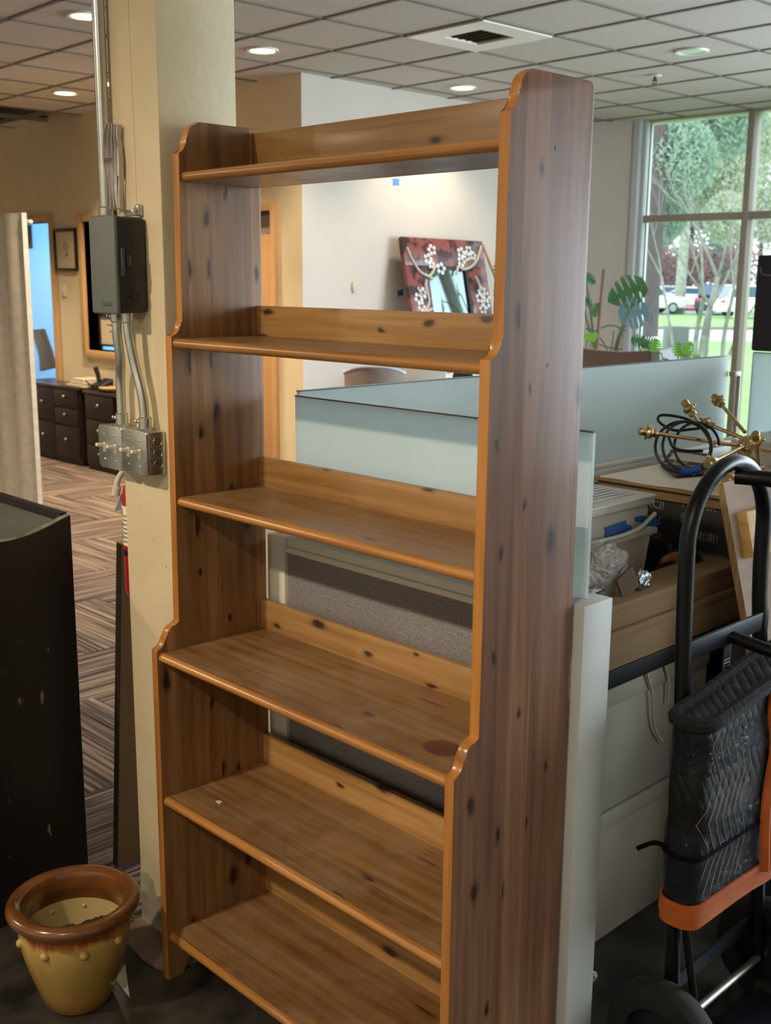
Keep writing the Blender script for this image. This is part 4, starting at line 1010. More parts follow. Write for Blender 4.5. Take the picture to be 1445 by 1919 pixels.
# white bin with ribbed lid
M_bin = mat('grey_white_plastic', (196, 186, 172), .4, bump=.02, bscale=60)
t = thing('plastic_bin', 'grey-white plastic bin with ribbed lid and bail handle on the desk', 'bin', (.33, .7, .747))
BX1, BY0, BY1 = .49, .34, .955
q = B(); pr = [(.16, .748), (BX1-.02, .748), (BX1-.012, .86), (BX1-.004, 1.0), (BX1, 1.005), (BX1, 1.085), (.15, 1.085), (.15, .9)]
prism(q, pr, 'y', BY0, BY1, bev=.012, seg=3); bb = obj('bin_body', q, M_bin, t)
q = B(); box(q, .30, BX1+.006, .83, .962, .748, .885, bev=.018, seg=3); obj('foot_bulge', q, M_bin, bb)
q = B(); box(q, .15, BX1+.012, BY0, BY1+.03, .996, 1.012, bev=.003); obj('ledge', q, M_bin, bb)
q = B(); box(q, .13, BX1+.012, BY0-.01, BY1+.008, 1.08, 1.108, bev=.006, seg=3); box(q, .13, BX1+.016, BY0-.01, BY1+.012, 1.1, 1.107, bev=.002); ld = obj('lid', q, M_bin, t)
for k in range(14):
    q = B(); x = .16+k*.0225; box(q, x, x+.009, BY0+.01, BY1-.03, 1.107, 1.1125, bev=.002, seg=1); obj('lid_rib', q, M_bin, ld)
q = B(); tube(q, [at(1100, 1019, x=BX1+.012), at(1130, 1013, x=BX1+.016), at(1166, 1004, x=BX1+.02), at(1198, 990, x=BX1+.022), at(1218, 972, x=BX1+.02), at(1227, 963, x=BX1+.012)], .0062, 10, smooth_n=5); obj('bail_handle', q, M_bin, t)
M_btape = mat('blue_masking_tape', (34, 92, 168), .6, c2=(28, 78, 150), scale=30, bump=.2, bscale=50)
for pg in (((1133, 989), (1150, 983), (1173, 975.5), (1174, 982), (1183, 985), (1184, 998), (1160, 1002), (1134, 1007), (1136, 995)), ((1189, 970), (1203, 966), (1216, 969), (1232, 972), (1238, 977), (1237, 983), (1226, 987), (1217, 986), (1206, 988), (1203, 979), (1192, 977))):
    P = [at(u, v, x=BX1+.002) for u, v in pg]; q = B(); prism(q, [(p.y, p.z) for p in P], 'x', BX1+.0008, BX1+.0028); obj('tape_piece', q, M_btape, bb, smooth=False)
# plastic bag of parts and loose wrappings in front of the bin
M_film2 = film('clear_plastic_film', (.93, .92, .9), .35, .42, (190, 178, 166)); M_pink = mat('pink_foam_insert', (214, 178, 150), .8)
t = thing('plastic_bag', 'crumpled clear plastic bag of pinkish parts in front of the bin', 'bag', (.54, .58, .908))
q = B(); bmesh.ops.create_icosphere(q, subdivisions=4, radius=1)
from mathutils import noise as mn
for v in q.verts:
    n = 1+.28*mn.noise(v.co*1.8)+.12*mn.noise(v.co*5); v.co = Vector((.575+v.co.x*.045*n, .60+v.co.y*.11*n, .968+max(-.06, v.co.z*.078*n)))
obj('bag_film', q, M_film2, t)
for k in range(5):
    q = B(); T = Matrix.Translation((.57, .545+k*.016, .96+.012*math.sin(k*2))) @ Matrix.Rotation(R(20+12*k), 4, 'X'); box(q, -.02, .02, -.005, .005, -.035, .04, bev=.004, M=T); obj('foam_piece', q, M_pink, t)
q = B(); T = Matrix.Translation((.628, .66, .930)) @ Matrix.Rotation(R(32), 4, 'X') @ Matrix.Rotation(R(-10), 4, 'Z'); box(q, -.003, .003, -.03, .03, -.02, .048, M=T)
single('card_flap', 'torn brown card flap standing by the plastic bag', 'card', q, mat('dull_brown_card', (112, 88, 68), .9), smooth=False)
M_foil = mat('crinkled_foil', (176, 180, 182), .2, metal=.9, bump=.9, bscale=60)
q = B(); bmesh.ops.create_icosphere(q, subdivisions=3, radius=1)
for v in q.verts:
    n = 1+.5*mn.noise(v.co*2.2); v.co = Vector((.618+v.co.x*.016*n, .735+v.co.y*.026*n, .93+max(-.022, v.co.z*.026*n)))
single('foil_scrap', 'crumpled silver foil scrap beside the brown card flap', 'foil', q, M_foil)
q = B(); bmesh.ops.create_icosphere(q, subdivisions=3, radius=1)
for v in q.verts:
    n = 1+.3*mn.noise(v.co*2.2+Vector((4, 0, 0))); v.co = Vector((.59+v.co.x*.05*n, .42+v.co.y*.16*n, .93+max(-.022, v.co.z*.03*n)))
single('grey_bag', 'dark grey plastic wrapping lying on the long box', 'bag', q, mat('dark_grey_film', (62, 60, 58), .3, bump=.6, bscale=40))
M_brass = mat('polished_brass', (214, 186, 140), .2, metal=1.0, c2=(190, 150, 100), scale=20); M_brassd = mat('aged_brass', (190, 162, 112), .32, metal=1.0)
t = thing('brass_globe', 'amber brass globe half hidden between the bin and the black box', 'globe', (.52, 1.09, .747))
q = B(); ball(q, (.52, 1.09, .862), .075, seg=24, ring=16); gl = obj('globe', q, mat('amber_mirror_glass', (120, 72, 36), .08, metal=.85), t)
q = B(); lathe(q, [(0, 0), (.05, 0), (.045, .02), (.03, .04), (0, .045)], 24, Matrix.Translation((.52, 1.09, .747))); obj('collar', q, M_brassd, t)
# black printed box with open cardboard lid
M_bbox = mat('black_printed_card', (26, 23, 22), .6); M_gold = mat('gold_print', (150, 130, 100), .6)
KY, KX0, KX1 = 1.2, .17, .665
t = thing('printed_box', 'black cardboard box printed with thank-you words on the desk', 'box', (.44, 1.44, .747))
q = B(); box(q, KX0, KX1, KY, 1.66, .747, 1.055, bev=.003); kb = obj('box_body', q, M_bbox, t)
q = B(); box(q, KX0-.012, KX1+.012, KY-.014, 1.67, 1.043, 1.078, bev=.003); kl = obj('lid', q, M_card, t)
q = B(); box(q, KX0-.016, KX1+.03, KY-.04, 1.68, 1.079, 1.084, bev=.001, M=Matrix.Translation((0, KY, 1.08)) @ Matrix.Rotation(R(.6), 4, 'X') @ Matrix.Translation((0, -KY, -1.08))); obj('lid_flap', q, M_card, kl)
words = ((1211, 949, 'RCI!', .034, -.045), (1275, 949, 'THANK YOU', .034, 0), (1212, 977, 'KA!', .030, -.02), (1274, 976, '感謝', .034, 0), (1213, 1005, 'IAS!', .030, -.02), (1303, 1010, '謝謝!', .032, 0), (1250, 1032, '?!', .030, 0), (1300, 1040, 'ARIGATO', .022, 0), (1336, 933, '∞', .03, 0))
for (u, v, s, sz, dx) in words:
    p = at(u, v, y=KY-.0006)
    if v < 936: continue
    q = text_bm(s, sz, frame3((p.x+dx*0, KY-.0008, p.z), (1, 0, 0), (0, 0, 1)), .0003); obj('lettering', q, M_gold, kb, smooth=False)
# sheet stack under the chandelier
M_foam = mat('white_foam_sheet', (214, 206, 192), .85)
q = B(); g = []
for i in range(12):
    row = []
    for j in range(9):
        x = .17+.50*i/11; y = 1.18+.42*j/8; edge = max(0, (j-4)/4)
        row.append((x, y, 1.0885+.0015*math.sin(i*1.3)+.03*max(0, (j-7)/1.0)))
    g.append(row)
sheet(q, g, .004); single('foam_sheet', 'white foam packing sheet draped over the printed box lid', 'packing sheet', q, M_foam)
t = thing('printed_cloth', 'dark purple cloth piece with tan twig pattern under the cable coil', 'cloth', (.45, 1.25, 1.096))
P4 = [at(u, v, z=1.0975) for u, v in ((1238, 873), (1258, 843), (1330, 852), (1372, 884), (1262, 892))]
cz = lambda x, y: 1.1
q = B(); P = P4; prism(q, [(p.x, p.y) for p in (P[0], P[1], P[2], P[3], P[4])], 'z', 1.0965, 1.1); cl = obj('cloth_panel', q, mat('dark_aubergine_cloth', (46, 38, 44), .85, c2=(60, 50, 58), scale=20), t, smooth=False)
M_tan = mat('tan_print', (176, 152, 120), .8)
for ln in (((1246, 862), (1262, 868), (1290, 866), (1310, 862)), ((1262, 868), (1272, 858), (1284, 853)), ((1280, 866), (1288, 878), (1300, 884)), ((1296, 848), (1284, 870), (1268, 888)), ((1326, 852), (1312, 874), (1300, 890)), ((1244, 868), (1300, 874), (1350, 880)), ((1300, 864), (1318, 860), (1332, 862)), ((1254, 850), (1280, 852), (1320, 856))):
    q = B(); tube(q, [at(u, v, z=1.1005) for u, v in ln], .0022, 5, smooth_n=4); obj('twig_print', q, M_tan, cl)
# sputnik chandelier lying in pieces of wrap
HUB = far(1402, 838, 3.22)
t = thing('sputnik_chandelier', 'brass sputnik chandelier with radiating rods lying on the black box', 'chandelier', (HUB.x, HUB.y, 1.1))
q = B(); ball(q, HUB, .035, seg=20, ring=12); obj('hub', q, M_brass, t)
def rod(head, D, end=None, De=3.22):
    a = far(head[0], head[1], D); b = HUB if end is None else far(end[0], end[1], De)
    q = B(); d = (a-b).normalized(); tube(q, [b, a-d*.02], .0058, 10); r = obj('rod', q, M_brass, t)
    q = B(); M_ = Matrix.Translation(a-d*.03) @ d.to_track_quat('Z', 'Y').to_matrix().to_4x4()
    lathe(q, [(0, 0), (.011, 0), (.012, .004), (.012, .010), (.008, .012), (.008, .016), (.017, .019), (.0185, .024), (.0185, .03), (.014, .033), (.011, .037), (.012, .052), (.009, .056), (0, .056)], 12, M_); s = obj('lamp_socket', q, M_brassd, r)
    for k in range(3):
        q = B(); aa = 2*PI*k/3; c = M_ @ Vector((.019*math.cos(aa), .019*math.sin(aa), .026)); ball(q, c, .005, seg=8, ring=6); obj('thumb_screw', q, M_brass, s)
rod((1213, 810), 3.12); rod((1290, 764), 3.3, (1340, 838), 3.25); rod((1345, 750), 3.45, (1396, 810), 3.3); rod((1322, 793), 3.4, (1390, 820), 3.3); rod((1417, 822), 3.0, (1421, 875), 3.12); rod((1332, 868), 3.02, (1400, 834), 3.2); rod((1366, 900), 2.96, (1432, 875), 3.15); rod((1460, 848), 3.05)
t = thing('power_cable', 'coil of thin black cable bound with blue tape on the dark cloth', 'cable', far(1290, 890, 3.14))
def loop(c, rx, ry, D, ph=0, n=26, turns=1.0, dd=.03):
    return [far(c[0]+rx*math.cos(ph+2*PI*turns*i/n), c[1]+ry*math.sin(ph+2*PI*turns*i/n), D+dd*math.sin(ph+2*PI*turns*i/n)*-1.0) for i in range(n+1)]
M_cable = mat('black_cable', (22, 22, 24), .5)
q = B(); tube(q, loop((1280, 838), 52, 48, 3.14), .0042, 8, smooth_n=2); tube(q, loop((1288, 836), 46, 46, 3.13, .4), .0042, 8, smooth_n=2); tube(q, loop((1306, 836), 42, 44, 3.16, .9, turns=.85), .0042, 8, smooth_n=2)
obj('cable_coil', q, M_cable, t)
q = B(); tube(q, [far(u, v, 3.2) for u, v in ((1320, 800), (1280, 783), (1240, 778), (1235, 790), (1262, 806), (1300, 804), (1330, 800))], .0042, 8, smooth_n=6); tube(q, [far(u, v, 3.14) for u, v in ((1253, 818), (1262, 838), (1285, 845), (1317, 845))], .0045, 8, smooth_n=6); obj('cable_tail', q, M_cable, t)
q = B(); tube(q, [far(1276, 880, 3.10), far(1292, 884, 3.10), far(1312, 878, 3.10)], [.011, .014, .011], 10, smooth_n=3); obj('tape_wrap', q, M_btape, t)
q = B(); bmesh.ops.create_icosphere(q, subdivisions=4, radius=1)
for v in q.verts:
    n = 1+.3*mn.noise(v.co*1.7)+.16*mn.noise(v.co*5); v.co = Vector((.66+v.co.x*.12*n, 1.46+v.co.y*.16*n, 1.19+max(-.1, v.co.z*.075*n)))
single('bubble_wrap', 'crumpled clear bubble wrap around the chandelier hub', 'bubble wrap', q, film('bubble_film', (.94, .93, .91), .4, .5, (206, 196, 182)))
# plywood offcut leaning on the desk
M_ply = mat('grey_pink_plywood', (170, 142, 122), .75, c2=(186, 166, 152), scale=6, stretch=(1, 1, 5), contrast=.7); M_plye = mat('plywood_edge', (176, 140, 92), .7, c2=(138, 104, 64), scale=1, stretch=(150, 150, 3))
t = thing('plywood_offcut', 'tall plywood offcut with a pine block leaning beside the hand truck', 'plywood', (.9, 1.0, 0))
a = at(1356, 905, y=.98); b = at(1416, 1250, y=.98)
dv = (b-a).normalized(); k = a.z/(-dv.z); c = a+dv*k
T = frame3(c, (0, 1, 0), a-c); T = frame3(c, (0.0, 1, 0), (a-c))
Lp = (a-c).length
q = B(); box(q, .0, .36, 0, Lp, -.019, 0, M=T); obj('sheet', q, M_ply, t, smooth=False)
q = B(); box(q, -.001, .0, 0, Lp, -.019, 0.0, M=T); obj('edge_ply', q, M_plye, t, smooth=False)
q = B(); s0 = (a-at(1375, 945, y=.98)).length; box(q, .035, .19, Lp-.205, Lp-.085, 0.0, .03, bev=.002, M=T); obj('pine_block', q, pine('yellow_pine_block', 'x', 'y', (178, 132, 68), (208, 164, 92), (222, 182, 110), stave_w=1, knots=.99, rough=.6), t)

# ------------------------------------------------------------------ hand truck with wrapped load
M_tube = mat('black_tube_enamel', (10, 10, 12), .34, spec=.35); M_flat = mat('blue_black_steel', (24, 26, 36), .45, spec=.35)
HX, HYL, HYR = 1.0, .288, .60
t = thing('hand_truck', 'black tubular hand truck standing in front of the boxes', 'hand truck', (1.05, .44, 0))
ym = (HYL+HYR)/2; rr = (HYR-HYL)/2
arch = [Vector((HX+.045, HYL-.03, .16)), Vector((HX+.02, HYL-.012, .7)), Vector((HX, HYL, 1.0))]
for i in range(0, 13):
    an = PI-PI*i/12; arch.append(Vector((HX-.004, ym+rr*math.cos(an), 1.155+.155*math.sin(an))))
arch += [Vector((HX, HYR, 1.0)), Vector((HX+.02, HYR+.012, .7)), Vector((HX+.045, HYR+.03, .16))]
q = B(); tube(q, arch, .0165, 16, smooth_n=3); obj('main_frame', q, M_tube, t)
q = B(); p = at(1388, 885, x=HX); tube(q, [(HX, p.y-.02, p.z-.006), (HX+.06, p.y, p.z-.006), (HX+.22, p.y+.01, p.z-.012)], .0165, 14); obj('grip_tube', q, M_tube, t)
a = at(1292, 1235, x=HX+.012); b_ = at(1445, 1168, x=HX+.012)
q = B(); box(q, HX+.008, HX+.016, HYL-.01, HYR+.02, .925, .965, bev=.001); obj('cross_plate', q, M_flat, t)
p = at(1377, 1195, x=HX+.02); q = B(); tube(q, [(HX+.016, p.y, p.z), (HX+.26, p.y+.01, p.z-.03)], .014, 12); ball(q, (HX+.016, p.y, p.z), .0142, seg=12, ring=8); obj('handle_stub', q, M_tube, t)
p0 = at(1368, 1222, x=HX+.02); p1 = at(1354, 1305, x=HX+.02)
q = B(); box(q, HX+.01, HX+.014, p0.y-.013, p0.y+.013, .74, .93); vs = obj('centre_strap', q, M_flat, t, smooth=False)
q = B(); box(q, HX+.0142, HX+.0148, p0.y-.0115, p0.y+.0115, .815, .892); lb = obj('warning_label', q, mat('label_cream', (214, 210, 190), .6), vs, smooth=False)
q = B(); box(q, HX+.0149, HX+.0152, p0.y-.011, p0.y+.011, .864, .868); obj('yellow_stripe', q, M_yel, lb, smooth=False)
q = B()
for k in range(3): box(q, HX+.0149, HX+.0152, p0.y-.0108, p0.y+.0108, .871+k*.0075, .876+k*.0075)
for k in range(9): box(q, HX+.0149, HX+.0152, p0.y-.009, p0.y+.008, .82+k*.0047, .8215+k*.0047)
obj('label_print', q, M_black, lb, smooth=False)
for z in (.68, .42, .2):
    q = B(); box(q, HX+.02, HX+.028, HYL-.01, HYR+.02, z-.018, z+.018); obj('cross_plate', q, M_flat, t, smooth=False)
q = B(); box(q, 1.06, 1.36, HYL-.02, HYR+.05, .03, .037); obj('toe_plate', q, M_flat, t, smooth=False)
q = B(); tube(q, [(1.055, .19, .127), (1.055, .70, .127)], .009, 10); obj('axle', q, M_steel, t)
for y in (.215, .675):
    q = B(); M_ = Matrix.Translation((1.055, y, .127)) @ Matrix.Rotation(PI/2, 4, 'X')
    lathe(q, [(.075, -.03), (.1, -.033), (.118, -.028), (.126, -.012), (.126, .012), (.118, .028), (.1, .033), (.075, .03), (.075, -.03)], 36, M_); w = obj('wheel', q, mat('dull_black_rubber', (30, 29, 27), .8) if y < .3 else MATS['dull_black_rubber'], t)
    q = B(); lathe(q, [(0, -.02), (.03, -.024), (.074, -.012), (.076, 0), (.074, .012), (.03, .024), (0, .02)], 28, M_); obj('wheel_hub', q, M_flat, w)
for s in (HYL-.03, HYR+.03):
    q = B(); tube(q, [(1.035, s, .42), (1.055, s, .127)], .012, 10); tube(q, [(1.06, s, .4), (1.13, s, .05)], .008, 8); obj('axle_strut', q, M_tube, t)
# load in moving blanket
def quilt_mat():
    m = mat('black_quilted_blanket', (12, 12, 14), .55); nt = m.node_tree; p = nt.nodes['Principled BSDF']
    tc = N(nt, 'ShaderNodeTexCoord'); sp = N(nt, 'ShaderNodeSeparateXYZ'); nt.links.new(tc.outputs['Object'], sp.inputs[0])
    zz = math_n(nt, 'PINGPONG', sp.outputs[2], .062)
    w = math_n(nt, 'ADD', math_n(nt, 'ADD', sp.outputs[1], sp.outputs[0]), math_n(nt, 'MULTIPLY', zz, .62))
    s = math_n(nt, 'ABSOLUTE', math_n(nt, 'SINE', math_n(nt, 'MULTIPLY', w, PI/.026)))
    s = math_n(nt, 'POWER', s, .45)
    b = N(nt, 'ShaderNodeBump'); b.inputs['Strength'].default_value = .4; b.inputs['Distance'].default_value = .004; nt.links.new(s, b.inputs['Height'])
    nz = N(nt, 'ShaderNodeTexNoise'); nz.inputs['Scale'].default_value = 14; nt.links.new(tc.outputs['Object'], nz.inputs['Vector'])
    b2 = N(nt, 'ShaderNodeBump'); b2.inputs['Strength'].default_value = .5; b2.inputs['Distance'].default_value = .02; nt.links.new(nz.outputs['Fac'], b2.inputs['Height']); nt.links.new(b.outputs['Normal'], b2.inputs['Normal'])
    nt.links.new(b2.outputs['Normal'], p.inputs['Normal']); return m
M_quilt = quilt_mat(); M_thread = mat('tan_thread', (150, 138, 112), .8)
QX0, QX1, QY0, QY1, QZ0, QZ1 = 1.038, 1.118, .19, .80, .425, .882
t = thing('wrapped_load', 'flat load wrapped in a black quilted moving blanket strapped to the hand truck', 'blanket bundle', (1.08, .5, QZ0))
q = B(); nz_, na = 22, 64; g = []
def ring_pt(a, z):
    # rounded rectangle outline
    hx, hy, r = (QX1-QX0)/2, (QY1-QY0)/2, .032
    per = [(hx-r, hy-r, 0), (-(hx-r), hy-r, 90), (-(hx-r), -(hy-r), 180), (hx-r, -(hy-r), 270)]
    s = (a % 1)*4; k = int(s) % 4; f = s-int(s); cx, cy, a0 = per[k]; nx, ny, _ = per[(k+1) % 4]
    if f < .3: an = R(a0+90*f/.3); x, y = cx+r*math.cos(an), cy+r*math.sin(an)
    else:
        g_ = (f-.3)/.7; an = R(a0+90); x0_, y0_ = cx+r*math.cos(an), cy+r*math.sin(an); x1_, y1_ = nx+r*math.cos(an), ny+r*math.sin(an); x, y = x0_+(x1_-x0_)*g_, y0_+(y1_-y0_)*g_
    h = (z-QZ0)/(QZ1-QZ0); swell = 1+.10*math.sin(PI*h)*.6
    wob = .006*mn.noise(Vector((x*9, y*9, z*11)))+.004*math.sin(z*46+y*9)
    px, py = x*swell, y*(1+.02*math.sin(PI*h)); l = math.hypot(px, py)
    return Vector(((QX0+QX1)/2+px*(1+wob/max(l, .03)*.8), (QY0+QY1)/2+py+wob*.6, z+(.05*(y/hy) if h > .9 else 0)*(h-.9)/.1))
for i in range(nz_+1):
    z = QZ0+(QZ1-QZ0)*i/nz_; g.append([ring_pt(j/na, z) for j in range(na+1)])
sheet(q, g, 0); bmesh.ops.remove_doubles(q, verts=q.verts, dist=1e-5)
es = [e for e in q.edges if e.is_boundary]; bmesh.ops.holes_fill(q, edges=es, sides=0)
bl = obj('blanket', q, M_quilt, t, ang=60)
q = B(); tube(q, [ring_pt(j/48, QZ1-.012)+Vector((0, 0, .006)) for j in range(48)], .0155, 8, closed=True); obj('rolled_hem', q, mat('black_hem_tape', (15, 15, 17), .8, bump=.4, bscale=90), t)
def surf_front(y, z, off=.0035):   # camera-side skin of the bundle, wrapping round its near corner
    c = Vector(((QX0+QX1)/2, (QY0+QY1)/2, z)); best = None
    for j in range(0, 400):
        p = ring_pt(j/400, z)
        if p.x > c.x-.03 and (best is None or abs(p.y-y) < abs(best.y-y)): best = p
    d = (best-c); d.z = 0
    n = Vector((1, 0, 0)) if y > QY0+.035 else Vector((.6, -.8, 0))
    return best+n*off
for k in range(7):
    for seg_ in range(1):
        y0 = QY0+.004+k*.024; pts = []
        for i in range(15):
            z = QZ0+.055+i*.0262; f = (i % 6); yy = y0+.013*(f if f <= 3 else 6-f)
            pts.append(surf_front(yy, z, .002))
        q = B(); tube(q, pts, .0007, 4); obj('stitch_line', q, M_thread, bl)
M_cord = mat('matte_black_cord', (12, 12, 13), .95, spec=.1)
M_wrap = film('stretch_wrap', (.85, .87, .9), .5, .28, (46, 52, 62))
q = B(); g = [[ring_pt(j/na, z)+((ring_pt(j/na, z)-Vector(((QX0+QX1)/2, (QY0+QY1)/2, z))).normalized())*.006 for j in range(na+1)] for z in (.735, .755, .775, .795, .815)]; sheet(q, g, 0); obj('stretch_wrap', q, M_wrap, t)
q = B(); g = [[ring_pt(j/na, z)+((ring_pt(j/na, z)-Vector(((QX0+QX1)/2, (QY0+QY1)/2, z))).normalized())*.006 for j in range(na+1)] for z in (.465, .49, .52, .545, .60, .625)]; sheet(q, g, 0); obj('stretch_wrap', q, M_wrap, t)
M_orange = mat('orange_rubber_band', (204, 108, 46), .38, c2=(182, 88, 34), scale=14)
for k, (z0, z1, o_) in enumerate(((.414, .438, .006), (.432, .452, .009), (.448, .466, .006))):
    q = B(); g = [[ring_pt(j/na, max(QZ0, z))*1.0+((ring_pt(j/na, max(QZ0, z))-Vector(((QX0+QX1)/2, (QY0+QY1)/2, max(QZ0, z)))).normalized())*o_+Vector((0, 0, min(0, z-QZ0))) for j in range(na+1)] for z in (z0, (z0+z1)/2, z1)]; sheet(q, g, .004); obj('orange_band', q, M_orange, t)
YS_ = at(1434, 1400, x=QX1).y
q = B()
for dy in (0, .012):
    tube(q, [surf_front(YS_+.0+dy, .89, .012), surf_front(YS_+dy, .82, .012), surf_front(YS_+.012+dy, .74, .012), surf_front(YS_+.016+dy, .66, .012), surf_front(YS_-.002+dy, .58, .012), surf_front(YS_+.01+dy, .45, .012)], .011, 8, smooth_n=4, sx=.5)
obj('orange_strap', q, M_orange, t)
q = B(); tube(q, [ring_pt(j/48, .566)+((ring_pt(j/48, .566)-Vector(((QX0+QX1)/2, (QY0+QY1)/2, .566))).normalized())*.004 for j in range(48)], .005, 6, closed=True); obj('tie_cord', q, M_cord, t)
c = ring_pt(.62, .566); q = B(); tube(q, [surf_front(QY0, .575, .004)+Vector((.0, -.002, 0)), surf_front(QY0, .575)+Vector((-.02, -.016, .004)), surf_front(QY0, .575)+Vector((-.045, -.034, -.012))], .005, 6, smooth_n=3); obj('cord_end', q, M_cord, t)
p = at(1104, 1838, z=0.0); q = B(); bmesh.ops.create_icosphere(q, subdivisions=3, radius=1)
for v in q.verts:
    n = 1+.4*mn.noise(v.co*2); v.co = Vector((p.x+v.co.x*.018*n, p.y+v.co.y*.016*n, .012+max(-.011, v.co.z*.018*n)))
single('crumpled_tissue', 'crumpled whitish tissue on the floor beside the white partition end', 'tissue', q, mat('white_tissue', (190, 178, 160), .85))

# ------------------------------------------------------------------ far left office side
M_curt = mat('beige_woven_panel', (228, 216, 198), .9, c2=(212, 200, 182), scale=1, stretch=(12, 12, 26), bump=.15, bscale=90)
t = thing('fabric_curtain', 'pale beige fabric curtain panel hanging at the far left', 'curtain', (-4.8, 1.75, 0))
a = at(60, 700, y=1.78)
x1 = at(47, 405, y=1.78).x; zt = at(47, 405, y=1.78).z; q = B(); g = []
for i in range(25):
    x = x1+.02-i*.036; g.append([(x, 1.78+.018*math.sin(i*.9)*(.5+.5*k/6), zt*k/6+.02) for k in range(7)])
sheet(q, g, .03); obj('cloth', q, M_curt, t)
q = B(); tube(q, [(x1-.02, 1.83, zt-.03), (x1-.9, 1.83, zt-.03)], .012, 8); obj('rail', q, M_white, t)
q = B(); cyl(q, (x1-.9, 1.78, 0), (x1-.9, 1.78, zt+.02), .014, 8); box(q, x1-1.05, x1-.75, 1.6, 1.96, 0, .02); obj('stand_post', q, M_white, t)

M_esp = mat('espresso_veneer', (36, 27, 24), .45, c2=(44, 33, 29), scale=4); M_esptop = mat('espresso_top', (58, 46, 40), .22); M_knob = mat('nickel_knob', (170, 166, 158), .3, metal=.9)
CF = 3.3
def drawer_unit(t, x0, x1, z0, z1, kx=None):
    q = B(); box(q, x0+.006, x1-.006, CF-.018, CF, z0+.005, z1-.005, bev=.003); d = obj('drawer', q, M_esp, t)
    q = B(); c = ((x0+x1)/2, CF-.018, (z0+z1)/2+.02); ball(q, (c[0], c[1]-.014, c[2]), .016, seg=12, ring=8); cyl(q, c, (c[0], c[1]-.012, c[2]), .006, 8); obj('knob', q, M_knob, d)
t = thing('credenza', 'dark wood credenza with two columns of drawers under the blue window', 'cabinet', (-7.2, 3.42, 0))
q = B(); box(q, -7.66, -6.80, CF, 3.54, .06, .685); box(q, -7.64, -6.82, CF+.02, 3.53, 0, .06); obj('carcass', q, M_esp, t, smooth=False)
q = B(); box(q, -7.68, -6.79, CF-.02, 3.545, .685, .712, bev=.004); obj('top', q, M_esptop, t)
xa = -7.235
drawer_unit(t, -7.65, xa, .37, .68); drawer_unit(t, -7.65, xa, .07, .365)
for z0, z1 in ((.52, .68), (.36, .515), (.07, .355)): drawer_unit(t, xa, -6.81, z0, z1)
t = thing('writing_desk', 'dark wood desk with a drawer standing right of the credenza', 'desk', (-6.2, 3.4, 0))
q = B(); box(q, -6.69, -6.20, CF+.002, 3.54, .0, .675); obj('pedestal', q, M_esp, t, smooth=False)
q = B(); box(q, -5.75, -5.70, CF, 3.54, 0, .675); obj('end_panel', q, M_esp, t, smooth=False)
q = B(); box(q, -6.71, -5.65, CF-.02, 3.545, .675, .705, bev=.004); obj('top', q, M_esptop, t)
drawer_unit(t, -6.68, -6.21, .46, .67); drawer_unit(t, -6.68, -6.21, .24, .455); drawer_unit(t, -6.68, -6.21, .05, .235)
# things on them
t = thing('desk_phone', 'black desk telephone with a handset standing on the dark desk', 'telephone', (-6.58, 3.4, .706))
q = B(); prism(q, [(3.33, .706), (3.47, .706), (3.47, .80), (3.33, .745)], 'x', -6.66, -6.5, bev=.006); obj('base', q, M_black, t)
q = B(); tube(q, [(-6.64, 3.41, .78), (-6.64, 3.40, .84), (-6.64, 3.38, .90)], [.02, .016, .022], 10, smooth_n=3); obj('handset', q, mat('grey_black_plastic', (44, 44, 46), .4), t)
q = B(); tube(q, [(-6.66, 3.36, .72), (-6.76, 3.34, .78), (-6.82, 3.36, .74), (-6.86, 3.38, .715)], .006, 6, smooth_n=5); obj('cord', q, M_black, t)
M_pap = mat('cream_paper', (214, 200, 170), .85)
for k, (x0, x1, y0, z, lab) in enumerate(((-7.02, -6.72, 3.30, .712, 'bottom sheet bundle of the papers on the credenza'), (-6.98, -6.72, 3.31, .738, 'middle sheet bundle of the papers on the credenza'), (-6.94, -6.75, 3.32, .764, 'top sheet bundle of the papers on the credenza'))):
    q = B(); box(q, x0, x1-.0, y0, y0+.19, z+.001, z+.025, bev=.003); single('paper_stack', lab, 'papers', q, M_pap, 'papers on the credenza')
q = B(); lathe(q, [(0, .706), (.06, .706), (.11, .72), (.13, .74), (.125, .742), (.1, .726), (0, .715)], 28, Matrix.Translation((-6.38, 3.40, 0))); single('shallow_bowl', 'tan shallow bowl on the dark desk beside the phone', 'bowl', q, mat('tan_ceramic', (196, 160, 116), .4))
# wall things
M_bfr = mat('black_picture_frame', (36, 31, 27), .4); M_mount = mat('cream_mount', (216, 200, 166), .8)
def picture(name, label, x0, x1, z0, z1, y, fwid, par_mat, art):
    t = thing(name, label, 'picture', ((x0+x1)/2, y, z0))
    for (a, b, c, d) in ((x0, x1, z1-fwid, z1), (x0, x1, z0, z0+fwid), (x0, x0+fwid, z0+fwid, z1-fwid), (x1-fwid, x1, z0+fwid, z1-fwid)):
        q = B(); box(q, a, b, y-.025, y, c, d, bev=.003); obj('frame_bar', q, par_mat, t)
    q = B(); box(q, x0+fwid, x1-fwid, y-.012, y-.002, z0+fwid, z1-fwid); m = obj('mount_board', q, M_mount, t, smooth=False)
    for pts in art:
        q = B(); tube(q, [(x0+(x1-x0)*a, y-.0135, z0+(z1-z0)*b) for a, b in pts], .004, 5, smooth_n=4); obj('drawn_line', q, mat('sketch_ink', (150, 132, 104), .8) if 'sketch_ink' not in MATS else MATS['sketch_ink'], m)
    return t
